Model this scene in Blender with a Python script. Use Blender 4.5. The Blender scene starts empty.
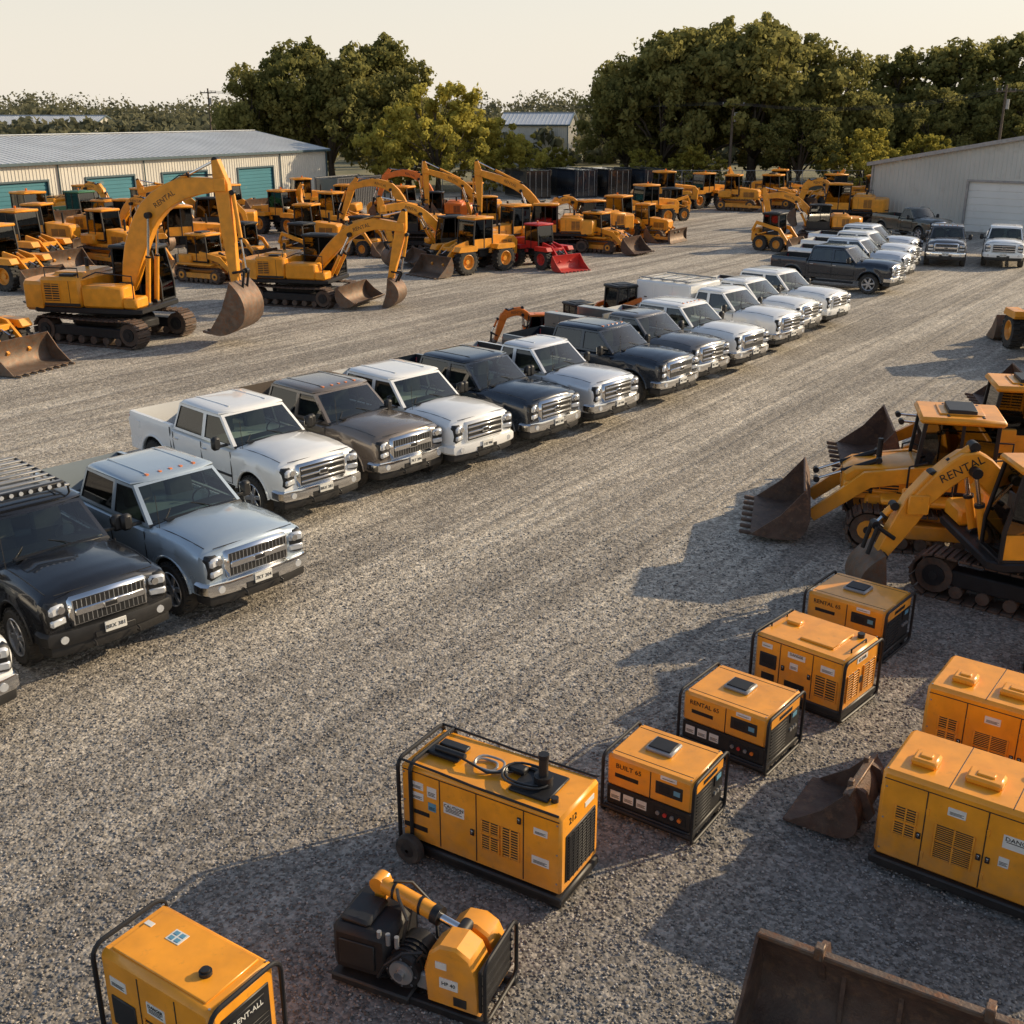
import bpy, bmesh, math, random
import numpy as np
from mathutils import Vector, Matrix
R=random.Random(7)
SC=bpy.context.scene
COL=SC.collection
rad=math.radians

# ---------------------------------------------------------------- materials
def nn(nt,t,**k):
    n=nt.nodes.new(t)
    for a,b in k.items(): setattr(n,a,b)
    return n
def mat(name,base,rough=.5,metal=0.,var=.12,vs=2.5,dust=0.,bump=0.,bs=40.,coat=0.,col2=None,c2lo=.5,c2hi=.7,spec=.5):
    m=bpy.data.materials.new(name);m.use_nodes=True;nt=m.node_tree;L=nt.links
    b=nt.nodes['Principled BSDF'];b.inputs['Roughness'].default_value=rough;b.inputs['Metallic'].default_value=metal
    b.inputs['Coat Weight'].default_value=coat;b.inputs['Coat Roughness'].default_value=.05
    b.inputs['Specular IOR Level'].default_value=spec
    g=nn(nt,'ShaderNodeNewGeometry')
    no=nn(nt,'ShaderNodeTexNoise');no.inputs['Scale'].default_value=vs;no.inputs['Detail'].default_value=3
    L.new(g.outputs['Position'],no.inputs['Vector'])
    mr=nn(nt,'ShaderNodeMapRange');mr.inputs['From Min'].default_value=.3;mr.inputs['From Max'].default_value=.7
    mr.inputs['To Min'].default_value=1-var;mr.inputs['To Max'].default_value=1+var*.6
    L.new(no.outputs['Fac'],mr.inputs['Value'])
    mx=nn(nt,'ShaderNodeMix',data_type='RGBA',blend_type='MULTIPLY');mx.inputs['Factor'].default_value=1
    mx.inputs['A'].default_value=(*base,1);L.new(mr.outputs['Result'],mx.inputs['B'])
    out=mx.outputs['Result']
    if col2:
        n2=nn(nt,'ShaderNodeTexNoise');n2.inputs['Scale'].default_value=vs*2.3;n2.inputs['Detail'].default_value=5;n2.inputs['Roughness'].default_value=.7
        L.new(g.outputs['Position'],n2.inputs['Vector'])
        r2=nn(nt,'ShaderNodeMapRange');r2.inputs['From Min'].default_value=c2lo;r2.inputs['From Max'].default_value=c2hi
        L.new(n2.outputs['Fac'],r2.inputs['Value'])
        m2=nn(nt,'ShaderNodeMix',data_type='RGBA');L.new(r2.outputs['Result'],m2.inputs['Factor'])
        L.new(out,m2.inputs['A']);m2.inputs['B'].default_value=(*col2,1);out=m2.outputs['Result']
    if dust>0:
        sp=nn(nt,'ShaderNodeSeparateXYZ');L.new(g.outputs['Position'],sp.inputs[0])
        r3=nn(nt,'ShaderNodeMapRange');r3.inputs['From Min'].default_value=1.0;r3.inputs['From Max'].default_value=0.1
        r3.inputs['To Min'].default_value=dust*.1;r3.inputs['To Max'].default_value=dust
        L.new(sp.outputs['Z'],r3.inputs['Value'])
        mm=nn(nt,'ShaderNodeMath',operation='MULTIPLY');L.new(r3.outputs['Result'],mm.inputs[0]);
        n3=nn(nt,'ShaderNodeTexNoise');n3.inputs['Scale'].default_value=7;n3.inputs['Detail'].default_value=4;L.new(g.outputs['Position'],n3.inputs['Vector'])
        r4=nn(nt,'ShaderNodeMapRange');r4.inputs['From Min'].default_value=.35;r4.inputs['From Max'].default_value=.65;r4.inputs['To Min'].default_value=.4;r4.inputs['To Max'].default_value=1.2
        L.new(n3.outputs['Fac'],r4.inputs['Value']);L.new(r4.outputs['Result'],mm.inputs[1])
        m3=nn(nt,'ShaderNodeMix',data_type='RGBA');L.new(mm.outputs[0],m3.inputs['Factor']);L.new(out,m3.inputs['A'])
        m3.inputs['B'].default_value=(.25,.215,.17,1);out=m3.outputs['Result']
        ra=nn(nt,'ShaderNodeMath',operation='MULTIPLY_ADD');L.new(mm.outputs[0],ra.inputs[0]);ra.inputs[1].default_value=.5;ra.inputs[2].default_value=rough
        L.new(ra.outputs[0],b.inputs['Roughness'])
    L.new(out,b.inputs['Base Color'])
    if bump>0:
        n4=nn(nt,'ShaderNodeTexNoise');n4.inputs['Scale'].default_value=bs;n4.inputs['Detail'].default_value=2;L.new(g.outputs['Position'],n4.inputs['Vector'])
        bp=nn(nt,'ShaderNodeBump');bp.inputs['Strength'].default_value=bump;bp.inputs['Distance'].default_value=.02
        L.new(n4.outputs['Fac'],bp.inputs['Height']);L.new(bp.outputs['Normal'],b.inputs['Normal'])
    return m
M={}
M['yel']=mat('yellow_paint',(.84,.33,.014),.40,0,.18,3,dust=.28,col2=(.45,.19,.03),c2lo=.60,c2hi=.85,coat=.2)
M['yelg']=mat('yellow_enamel',(.90,.35,.014),.36,0,.14,4,dust=.30,col2=(.52,.22,.03),c2lo=.58,c2hi=.88,coat=.25)
M['org']=mat('orange_paint',(.75,.17,.01),.4,0,.15,3,dust=.3,coat=.15)
M['red']=mat('red_paint',(.55,.02,.015),.4,0,.15,3,dust=.2)
M['grn']=mat('green_paint',(.05,.18,.09),.4,0,.15,3,dust=.3)
M['blk']=mat('black_plastic',(.014,.014,.015),.5,0,.3,5,dust=.06)
M['blkm']=mat('black_metal',(.014,.014,.016),.5,0,.3,5,dust=.05,spec=.35)
M['steel']=mat('worn_steel',(.16,.115,.085),.5,.5,.4,4,bump=.3,col2=(.19,.085,.04),c2lo=.45,c2hi=.65,dust=.35)
M['rust']=mat('rusty_steel',(.095,.05,.035),.65,.2,.4,4,bump=.4,col2=(.19,.095,.05),c2lo=.5,c2hi=.7,dust=.25)
M['track']=mat('track_steel',(.085,.06,.048),.65,.4,.4,6,bump=.3,col2=(.14,.07,.04),c2lo=.45,c2hi=.65,dust=.35)
M['rub']=mat('rubber',(.018,.018,.018),.8,0,.3,6,dust=.25,bump=.2)
M['chrome']=mat('chrome',(.80,.80,.80),.12,1,.06,4,dust=.06)
M['alloy']=mat('alloy',(.58,.58,.59),.28,.8,.12,8,dust=.15)
M['grey']=mat('grey_metal',(.32,.32,.32),.45,.4,.2,4,dust=.15)
M['lamp']=mat('headlight_lens',(.66,.68,.70),.08,.3,.1,12,coat=1)
M['amber']=mat('amber_lens',(.8,.2,.02),.15,0,.1,5,coat=1)
M['redl']=mat('red_lens',(.4,.01,.01),.15,0,.1,5,coat=1)
M['label']=mat('white_label',(.72,.71,.66),.5,0,.1,9)
M['blue']=mat('blue_label',(.12,.3,.42),.5,0,.1,9)
M['seat']=mat('seat_fabric',(.06,.055,.05),.85,0,.2,6)
M['seatt']=mat('grey_seat',(.13,.12,.105),.8,0,.2,6)
M['liner']=mat('bed_liner',(.02,.02,.021),.65,0,.3,7,bump=.2)
M['pipe']=mat('hose_rubber',(.018,.018,.018),.4)
M['rod']=mat('chrome_rod',(.7,.7,.7),.15,1)
def glassmat(name,tint,r0=.07):
    m=bpy.data.materials.new(name);m.use_nodes=True;nt=m.node_tree;L=nt.links
    nt.nodes.remove(nt.nodes['Principled BSDF']);o=nt.nodes['Material Output']
    t=nn(nt,'ShaderNodeBsdfTransparent');t.inputs[0].default_value=(*tint,1)
    g=nn(nt,'ShaderNodeBsdfGlossy');g.inputs['Roughness'].default_value=.03;g.inputs['Color'].default_value=(.95,.95,.95,1)
    ge=nn(nt,'ShaderNodeNewGeometry');dt=nn(nt,'ShaderNodeVectorMath',operation='DOT_PRODUCT')
    L.new(ge.outputs['Incoming'],dt.inputs[0]);L.new(ge.outputs['Normal'],dt.inputs[1])
    def mth(op,a,b=None):
        n=nn(nt,'ShaderNodeMath',operation=op)
        for i,v in enumerate((a,b)):
            if v is None: continue
            if isinstance(v,(int,float)): n.inputs[i].default_value=v
            else: L.new(v,n.inputs[i])
        return n.outputs[0]
    f=mth('SUBTRACT',1.,mth('ABSOLUTE',dt.outputs['Value']));f=mth('POWER',f,5.);f=mth('ADD',mth('MULTIPLY',f,1-r0),r0)
    x=nn(nt,'ShaderNodeMixShader');L.new(f,x.inputs[0]);L.new(t.outputs[0],x.inputs[1]);L.new(g.outputs[0],x.inputs[2])
    L.new(x.outputs[0],o.inputs['Surface']);return m
M['glass']=glassmat('tinted_glass',(.12,.145,.135),.08)
M['wglass']=glassmat('windshield_glass',(.55,.66,.60),.09)
def paint(n,c,metal=0.,dust=.10): return mat(n,c,.26,metal,.05,1.5,dust=dust,coat=.8)
P={'white':paint('white_paint',(.86,.86,.84)),'silver':paint('silver_blue_paint',(.46,.54,.60),.4),
'brown':paint('taupe_paint',(.20,.165,.135),.3),'navy':paint('navy_paint',(.012,.02,.034),.2),'black':paint('black_paint',(.009,.010,.013),.1),
'grey':paint('grey_paint',(.13,.13,.135),.3),'lsil':paint('light_silver_paint',(.72,.73,.74),.3),'olive':paint('olive_paint',(.06,.065,.05),.1,.6)}
M['PAINT']=P['white']

# ---------------------------------------------------------------- mesh builder
class MB:
    def __init__(s): s.v=[];s.f=[];s.m=[];s.mats=[];s.M=Matrix.Identity(4)
    def mi(s,k):
        if k not in s.mats: s.mats.append(k)
        return s.mats.index(k)
    def add(s,vs,fs,k):
        o=len(s.v);X=s.M
        s.v.extend([tuple(X@Vector(p)) for p in vs])
        if callable(k):
            for i,f in enumerate(fs): s.f.append([a+o for a in f]);s.m.append(s.mi(k(i)))
        else:
            mi=s.mi(k)
            for f in fs: s.f.append([a+o for a in f]);s.m.append(mi)
    def box(s,c,d,k,b=None,rot=None,tap=None):
        hx,hy,hz=d[0]/2,d[1]/2,d[2]/2
        if b is None: b=min(hx,hy,hz)*.22
        b=min(b,min(hx,hy,hz)*.9)
        h=(hx,hy,hz);vs=[];ix={}
        for sx in(-1,1):
            for sy in(-1,1):
                for sz in(-1,1):
                    for a in range(3):
                        p=[sx*hx,sy*hy,sz*hz]
                        for q in range(3):
                            if q!=a: p[q]-=(b if p[q]>0 else -b)
                        if tap and sz>0: p[0]*=tap[0];p[1]*=tap[1]
                        ix[(sx,sy,sz,a)]=len(vs);vs.append(p)
        fs=[]
        for a in range(3):
            o1,o2=[q for q in range(3) if q!=a]
            for t in(-1,1):
                f=[]
                for u,w in((-1,-1),(1,-1),(1,1),(-1,1)):
                    k3=[0,0,0];k3[a]=t;k3[o1]=u;k3[o2]=w;f.append(ix[(*k3,a)])
                fs.append(f)
        for a,bb,c3 in((0,1,2),(0,2,1),(1,2,0)):
            for t in(-1,1):
                for u in(-1,1):
                    def K(w,ax):
                        k3=[0,0,0];k3[a]=t;k3[bb]=u;k3[c3]=w;return ix[(*k3,ax)]
                    fs.append([K(-1,a),K(1,a),K(1,bb),K(-1,bb)])
        for sx in(-1,1):
            for sy in(-1,1):
                for sz in(-1,1): fs.append([ix[(sx,sy,sz,a)] for a in range(3)])
        T=Matrix.Translation(c)
        if rot is not None: T=T@rot
        vs=[T@Vector(p) for p in vs]
        s.add(vs,fs,k)
    def cyl(s,p0,p1,r,k,n=14,r2=None,caps=True):
        p0=Vector(p0);p1=Vector(p1);d=(p1-p0).normalized()
        a=d.orthogonal().normalized();b=d.cross(a)
        if r2 is None:r2=r
        vs=[];
        for i in range(n):
            t=2*math.pi*i/n;q=a*math.cos(t)+b*math.sin(t);vs+= [p0+q*r,p1+q*r2]
        fs=[[2*i,2*i+1,(2*i+3)%(2*n),(2*i+2)%(2*n)] for i in range(n)]
        if caps: fs+=[[2*i for i in range(n)][::-1],[2*i+1 for i in range(n)]]
        s.add(vs,fs,k)
    def tube(s,pts,r,k,n=8,closed=False,rs=None):
        pts=[Vector(p) for p in pts];N=len(pts);rings=[];a=None
        for i in range(N):
            if closed: d=(pts[(i+1)%N]-pts[i-1]).normalized()
            else: d=(pts[min(i+1,N-1)]-pts[max(i-1,0)]).normalized()
            if a is None:a=d.orthogonal().normalized()
            else:
                a=(a-d*a.dot(d)).normalized()
            b=d.cross(a);rr=rs[i] if rs else r
            rings.append([pts[i]+(a*math.cos(2*math.pi*j/n)+b*math.sin(2*math.pi*j/n))*rr for j in range(n)])
        if closed: rings.append(rings[0])
        s.loft(rings,k,cap=not closed)
    def loft(s,rings,k,cap=True,closed=True):
        n=len(rings[0]);vs=[p for r in rings for p in r];fs=[];ks=[]
        for i in range(len(rings)-1):
            for j in range(n if closed else n-1):
                fs.append([i*n+j,i*n+(j+1)%n,(i+1)*n+(j+1)%n,(i+1)*n+j]);ks.append((i,j))
        if cap and closed:
            fs.append(list(range(n))[::-1]);ks.append((-1,0));o=(len(rings)-1)*n;fs.append([o+j for j in range(n)]);ks.append((len(rings)-1,-1))
        if callable(k): s.add(vs,fs,lambda i:k(*ks[i]))
        else: s.add(vs,fs,k)
    def prism(s,poly,a,b,k,ax='y',ch=0.):
        n=len(poly)
        cx=sum(p[0] for p in poly)/n;cy=sum(p[1] for p in poly)/n
        mx=max(math.hypot(p[0]-cx,p[1]-cy) for p in poly)
        def ring(t,sc):
            o=[]
            for p in poly:
                u=cx+(p[0]-cx)*sc;w=cy+(p[1]-cy)*sc
                o.append((u,t,w) if ax=='y' else ((u,w,t) if ax=='z' else (t,u,w)))
            return o
        if ch>0:
            sc=1-ch/mx*1.3;sg=1 if b>a else -1
            rs=[ring(a,sc),ring(a+ch*sg,1),ring(b-ch*sg,1),ring(b,sc)]
        else: rs=[ring(a,1),ring(b,1)]
        s.loft(rs,k)
    def beam(s,pts,hs,w,k,y=0.,ws=None):
        N=len(pts);rings=[]
        for i in range(N):
            x0,z0=pts[max(i-1,0)];x1,z1=pts[min(i+1,N-1)]
            dx,dz=x1-x0,z1-z0;l=math.hypot(dx,dz);nx,nz=-dz/l,dx/l
            x,z=pts[i];h=hs[i]/2;ww=(ws[i] if ws else w)/2;c=min(h,ww)*.15
            A=[(h,-ww+c),(h,ww-c),(h-c,ww),(-h+c,ww),(-h,ww-c),(-h,-ww+c),(-h+c,-ww),(h-c,-ww)]
            rings.append([(x+nx*u,y+v,z+nz*u) for u,v in A])
        s.loft(rings,k)
    def lathe(s,prof,c,k,n=28,ax='y'):
        vs=[];m=len(prof)
        for i in range(n):
            t=2*math.pi*i/n
            for r,h in prof:
                if ax=='y': vs.append((c[0]+r*math.cos(t),c[1]+h,c[2]+r*math.sin(t)))
                else: vs.append((c[0]+r*math.cos(t),c[1]+r*math.sin(t),c[2]+h))
        fs=[]
        for i in range(n):
            for j in range(m-1):
                a=i*m+j;b=((i+1)%n)*m+j;fs.append([a,a+1,b+1,b])
        s.add(vs,fs,k)
    def wq(s,q,m,glass,frame,dep=.018,mb=None,out=None):
        q=[Vector(p) for p in q];cen=sum(q,Vector())/4
        nrm=(q[1]-q[0]).cross(q[3]-q[0]).normalized()
        if out is not None and nrm.dot(Vector(out))<0: nrm=-nrm
        inn=[]
        for i in range(4):
            e1=(q[(i+1)%4]-q[i]);e2=(q[i-1]-q[i])
            m1=min(m/max(e1.normalized().cross(e2.normalized()).length,.3),e1.length*.4)
            inn.append(q[i]+e1.normalized()*m1+e2.normalized()*min(m1,e2.length*.4))
        low=[p-nrm*dep for p in inn]
        vs=q+inn;fs=[]
        for i in range(4):
            j=(i+1)%4;fs+=[[i,j,4+j,4+i]]
        s.add(vs,fs,frame)
        s.add(inn+low,[[i,(i+1)%4,4+(i+1)%4,4+i] for i in range(4)],'blk')
        ins=[p+(cen-p).normalized()*.022 for p in low]
        s.add(low+ins,[[i,(i+1)%4,4+(i+1)%4,4+i] for i in range(4)],'blk')
        s.add(ins,[[0,1,2,3]],glass)
    def text(s,t,size,X,k):
        cu=bpy.data.curves.new('t','FONT');cu.body=t;cu.size=size;cu.align_x='CENTER';cu.align_y='CENTER';cu.extrude=.002
        cu.resolution_u=2
        o=bpy.data.objects.new('t',cu);COL.objects.link(o);dg=bpy.context.evaluated_depsgraph_get()
        me=o.evaluated_get(dg).to_mesh()
        vs=[X@v.co for v in me.vertices];fs=[list(p.vertices) for p in me.polygons]
        s.add(vs,fs,k);o.evaluated_get(dg).to_mesh_clear();bpy.data.objects.remove(o);bpy.data.curves.remove(cu)
    def mesh(s,name,ang=36,recalc=True):
        me=bpy.data.meshes.new(name);me.from_pydata(s.v,[],s.f)
        for k in s.mats: me.materials.append(M[k])
        me.polygons.foreach_set('material_index',s.m)
        if recalc:
            bm=bmesh.new();bm.from_mesh(me);bmesh.ops.recalc_face_normals(bm,faces=bm.faces);bm.to_mesh(me);bm.free()
        me.polygons.foreach_set('use_smooth',[True]*len(me.polygons))
        me.set_sharp_from_angle(angle=rad(ang));me.update()
        me['keys']=','.join(s.mats)
        return me
def put(me,name,x,y,rz=0.,sc=1.,z=0.,paint=None,scv=None):
    o=bpy.data.objects.new(name,me);COL.objects.link(o);o.location=(x,y,z);o.rotation_euler=(0,0,rad(rz))
    o.scale=scv if scv else (sc,sc,sc)
    if paint:
        ks=me['keys'].split(',')
        for a,b in paint.items():
            if a in ks:
                sl=o.material_slots[ks.index(a)];sl.link='OBJECT';sl.material=b
    return o
RY=lambda a:Matrix.Rotation(a,4,'Y')
RX=lambda a:Matrix.Rotation(a,4,'X')
RZ=lambda a:Matrix.Rotation(a,4,'Z')
T3=Matrix.Translation

# ---------------------------------------------------------------- wheels
def car_wheel(mb,x,y,side,r=.45,w=.28):
    c=(x,y,r);h=w/2;s=side
    mb.lathe([(r*.62,-s*h*.9),(r*.85,-s*h),(r*.97,-s*h*.75),(r,-s*h*.3),(r,s*h*.3),(r*.97,s*h*.75),(r*.88,s*h),(r*.66,s*h*.92)],c,'rub',30)
    for i in range(30):
        t=2*math.pi*i/30
        mb.box((x+math.cos(t)*r*.985,y+s*h*.62,r+math.sin(t)*r*.985),(.03,w*.3,.035),'rub',b=.004,rot=RY(-t))
    mb.lathe([(r*.66,s*h*.92),(r*.64,s*h*.99),(r*.6,s*h*.9),(r*.57,s*h*.3),(.01,s*h*.25)],c,'alloy',30)
    mb.lathe([(r*.56,s*h*.32),(.05,s*h*.3)],c,'blk',30)
    for i in range(6):
        t=2*math.pi*i/6+.2
        mb.box((x+math.cos(t)*r*.34,y+s*h*.72,r+math.sin(t)*r*.34),(r*.52,.04,.085),'alloy',b=.01,rot=RY(-t))
    mb.cyl((x,y+s*h*.3,r),(x,y+s*h*.98,r),.075,'alloy',14)
def big_wheel(mb,x,y,side,r,w,rim='yel'):
    c=(x,y,r);h=w/2;s=side
    mb.lathe([(r*.55,-s*h*.8),(r*.8,-s*h),(r*.95,-s*h*.85),(r*.97,0),(r*.95,s*h*.85),(r*.8,s*h),(r*.57,s*h*.85)],c,'rub',28)
    for i in range(20):
        t=2*math.pi*i/20
        for q in(-1,1):
            mb.box((x+math.cos(t+q*.07)*r*.97,y+q*h*.48,r+math.sin(t+q*.07)*r*.97),(.09,w*.5,.1),'rub',b=.01,rot=RY(-t))
    mb.lathe([(r*.57,s*h*.85),(r*.54,s*h*.9),(r*.5,s*h*.8),(r*.45,s*h*.3),(r*.2,s*h*.25),(r*.18,s*h*.6),(.01,s*h*.6)],c,rim,24)

# ---------------------------------------------------------------- pickup truck
def pickup(variant='crew',rack=False,markers=False,service=False,bump='chrome',cargo=False,grille=0):
    mb=MB();xr={'crew':-1.05,'ext':-.5,'reg':-.1}[variant]
    bed0=xr-.06;FX,RXX=1.92,-1.80;ar=.56;az=.45
    def zb(x):
        for a in(FX,RXX):
            if abs(x-a)<ar: return max(.54,az+math.sqrt(max(0,ar*ar-(x-a)**2)))
        return .54
    def interp(x,T):
        for i in range(len(T)-1):
            if T[i][0]<=x<=T[i+1][0]:
                t=(x-T[i][0])/(T[i+1][0]-T[i][0]);return T[i][1]*(1-t)+T[i+1][1]*t
        return T[0][1] if x<T[0][0] else T[-1][1]
    Wt=[(-2.9,.965),(-2.6,.985),(-1,.99),(1.2,.99),(2.2,.995),(2.6,.985),(2.76,.965),(2.84,.94),(2.87,.91)]
    Sh=[(-2.9,1.36),(bed0-.001,1.35),(bed0+.001,1.29),(1.1,1.28),(2.2,1.27),(2.7,1.25),(2.82,1.22),(2.87,1.17)]
    Tp=[(-2.9,1.35),(xr,1.33),(1.15,1.34),(1.45,1.385),(2.0,1.395),(2.4,1.375),(2.68,1.335),(2.82,1.28),(2.87,1.21)]
    xs=set([-2.88,-2.86,-2.6,bed0-.002,bed0+.002,xr+.3,0,.6,1.0,1.15,1.25,2.52,2.6,2.68,2.72,2.76,2.80,2.84,2.87,bed0-.05])
    for a in(FX,RXX):
        for k in range(0,15): xs.add(round(a+ar*math.cos(math.pi*k/14),4))
    xs=sorted(xs);rings=[];isbed=[]
    for x in xs:
        w=interp(x,Wt);sh=interp(x,Sh);tp=interp(x,Tp);z0=zb(x);bed=(x<bed0 and x>-2.87)
        z0=min(z0,sh-.13)
        arch=max(0,(z0-.54)/.47)
        fl=.03*arch
        if bed: top=[(w-.045,sh+.02),(w-.13,sh+.02),(w-.15,.82),(0,.82)]
        elif x<bed0: top=[(w-.045,sh+.02),(w-.13,sh+.02),(w-.3,sh+.02),(0,sh+.02)]
        else:
            bl=.035 if x>1.1 else 0
            top=[(w-.15,max(sh+.02,tp-.04)),(w*.62,tp-.006),(w*.52,tp+bl),(0,tp+bl+.018)]
        half=[(0,.54),(.6,.54),(.6,max(z0-.02,.54)),(w-.04,z0),(w+fl,z0+.015),(w+fl*.6-.014,z0+(sh-z0)*.42),(w+.010,sh-.18+ .02*arch),(w-.026,sh-.045)]+top
        ring=[(x,y,z) for y,z in half]+[(x,-y,z) for y,z in half[1:-1][::-1]]
        rings.append(ring);isbed.append(bed)
    n=len(rings[0])
    def kf(i,j):
        if i<0 or j<0: return 'PAINT'
        jj=j if j<11 else (n-1-j)
        if jj<=2: return 'blk'
        if jj>=9 and isbed[min(i,len(isbed)-1)]: return 'liner'
        return 'PAINT'
    mb.loft(rings,kf)
    zb0,zt=1.30,1.87
    B=[(1.24,.90),(.12,.94),(xr,.925)];Tt=[(.62,.765),(.10,.80),(xr+.12,.77)]
    if variant=='reg': B=[(1.24,.90),(xr,.91)];Tt=[(.62,.765),(xr+.1,.765)]
    for s in(1,-1):
        for i in range(len(B)-1):
            q=[(B[i][0],s*B[i][1],zb0),(B[i+1][0],s*B[i+1][1],zb0),(Tt[i+1][0],s*Tt[i+1][1],zt),(Tt[i][0],s*Tt[i][1],zt)]
            mb.wq(q,.055,'glass','PAINT',out=(0,s,.3))
    ys=[-1,-.66,-.33,0,.33,.66,1]
    def bp(t):return Vector((B[0][0]+.11*(1-t*t),t*B[0][1],zb0+.05*(1-abs(t))))
    def tp_(t):return Vector((Tt[0][0]+.07*(1-t*t),t*Tt[0][1],zt+.03*(1-t*t)))
    def gp(t,u): return bp(t).lerp(tp_(t),u)
    ps=[[gp(t,u) for t in ys] for u in(0,.07,.93,1)]
    def strip(a,b,k,j0,j1):
        for j in range(j0,j1): mb.add([a[j],a[j+1],b[j+1],b[j]],[[0,1,2,3]],k)
    strip(ps[0],ps[1],'blk',0,6);strip(ps[2],ps[3],'PAINT',0,6)
    e0=.92
    yin=[-e0,-.6,-.3,0,.3,.6,e0]
    a=[gp(t,.07) for t in yin];b=[gp(t,.93) for t in yin]
    mb.loft([a,b],'wglass',cap=False,closed=False)
    for s in(-1,1): mb.add([gp(s,.07),gp(s*e0,.07),gp(s*e0,.93),gp(s,.93)],[[0,1,2,3]],'PAINT')
    e=len(B)-1
    mb.wq([(B[e][0],-B[e][1],zb0),(B[e][0],B[e][1],zb0),(Tt[e][0],Tt[e][1],zt),(Tt[e][0],-Tt[e][1],zt)],.07,'glass','PAINT',out=(-1,0,.1))
    xf,xb=Tt[0][0],Tt[e][0]
    def rr(x0,x1,y,z,cv=.07):
        return [(x0,-y+.10,z),(x0-.02,-y*.5,z),(x0-.02,y*.5,z),(x0,y-.10,z),(x0+.09,y,z),(x1-.06,y,z),(x1+cv*.6,y*.6,z),(x1+cv,0,z),(x1+cv*.6,-y*.6,z),(x1-.06,-y,z),(x0+.09,-y,z)]
    mb.loft([rr(xb,xf+.01,.79,zt-.006),rr(xb-.01,xf+.02,.798,zt+.018),rr(xb+.01,xf,.78,zt+.045),rr(xb+.05,xf-.05,.73,zt+.07),rr(xb+.15,xf-.15,.62,zt+.09),rr(xb+.38,xf-.35,.36,zt+.105)],'PAINT')
    for y in(-.45,.45): mb.box(((xf+xb)/2,y,zt+.104),(xf-xb-.3,.03,.012),'PAINT',b=.005)
    # interior
    mb.box((1.0,0,1.33),(.4,1.6,.1),'blk')
    for s in(1,-1):
        mb.box((.05,s*.4,1.43),(.16,.5,.5),'seatt',b=.04,rot=RY(-.2));mb.box((-.03,s*.4,1.71),(.1,.26,.16),'seatt',b=.03)
        if variant!='reg': mb.box((-.75 if variant=='crew' else -.3,s*.42,1.41),(.12,.7,.45),'seatt',b=.04,rot=RY(-.2))
    mb.tube([(.75+.03*math.sin(t),.4+.17*math.cos(t),1.42+.15*math.sin(t)) for t in [i*math.pi/6 for i in range(12)]],.015,'blk',6,closed=True)
    # fascia
    gx=2.865;gk='chrome' if bump!='PAINT' else 'PAINT';gz=1.01
    mb.box((gx,0,gz),(.12,1.22,.48),gk,b=.05)
    mb.box((gx+.052,0,gz),(.03,1.08,.37),'blk',b=.006)
    if grille==0:
        for z in(gz-.12,gz,gz+.12): mb.box((gx+.072,0,z),(.03,1.06,.045),'chrome',b=.01)
    else:
        mb.box((gx+.072,0,gz),(.035,1.06,.11),'chrome',b=.015)
        for i in range(15): mb.box((gx+.062,-.49+i*.07,gz),(.015,.012,.35),'grey',b=.003)
    mb.box((gx+.095,0,gz),(.02,.22,.11),'chrome',b=.012);mb.box((gx+.106,0,gz),(.008,.18,.06),'blk',b=.002)
    for s in(1,-1):
        mb.box((2.805,s*.78,gz+.01),(.20,.30,.40),'blk',b=.05,rot=RZ(-s*.25))
        mb.box((2.822,s*.78,gz+.10),(.20,.26,.16),'lamp',b=.035,rot=RZ(-s*.25))
        mb.box((2.822,s*.78,gz-.08),(.20,.26,.13),'lamp',b=.03,rot=RZ(-s*.25))
        mb.cyl((2.90,s*.72,gz+.10),(2.94,s*.72,gz+.10),.055,'chrome',14)
        mb.box((2.73,s*.925,gz+.02),(.16,.06,.24),'amber',b=.02,rot=RZ(-s*.2))
        mb.cyl((2.93,s*.74,.66),(2.965,s*.74,.66),.06,'lamp',12)
        mb.tube([(3.0,s*.34,.54),(3.06,s*.34,.52),(3.06,s*.34,.47),(2.98,s*.34,.46)],.016,'blk',6)
    pl=[(2.60,-1.015),(2.80,-1.02),(2.91,-.96),(2.98,-.6),(3.01,0),(2.98,.6),(2.91,.96),(2.80,1.02),(2.60,1.015),(2.60,.8),(2.60,-.8)]
    mb.prism(pl,.56,.775,bump,'z',ch=.04)
    mb.prism([(a*.985,b*.95) for a,b in pl],.40,.56,'blk','z',ch=.02)
    mb.box((2.985,0,.61),(.05,.62,.09),'blk')
    mb.box((3.022,0,.69),(.018,.33,.16),'label',b=.004)
    mb.text(R.choice(['7KT 204','BRX 381','L42 906']),.085,T3((3.034,0,.685))@RZ(rad(90))@RX(rad(90)),'blk')
    # rear
    mb.prism([(-3.03,-.9),(-3.03,.9),(-2.84,.96),(-2.84,-.96)],.58,.76,'chrome','z',ch=.02)
    for s in(1,-1): mb.box((-2.87,s*.89,1.12),(.08,.13,.36),'redl',b=.02)
    dx=[1.20,.11]+([xr+.06] if variant!='reg' else [])
    for s in(1,-1):
        for x in dx: mb.box((x,s*.990,.92),(.013,.016,.68),'blk',b=.002)
        mb.box(((1.20+dx[-1])/2,s*.985,.585),(1.20-dx[-1],.014,.013),'blk',b=.002)
        mb.box(((1.20+dx[-1])/2,s*.992,.74),(1.20-dx[-1],.024,.05),'blk' if bump!='PAINT' else 'PAINT',b=.008)
        for x in dx[1:]: mb.box((x+.14,s*1.0,1.14),(.17,.04,.035),'chrome' if bump=='chrome' else 'blk',b=.01)
        mb.box((bed0,s*.985,.95),(.022,.016,.78),'blk',b=.002)
        if s<0: mb.box((-2.45,s*.99,1.16),(.16,.014,.16),'PAINT',b=.005)
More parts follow.
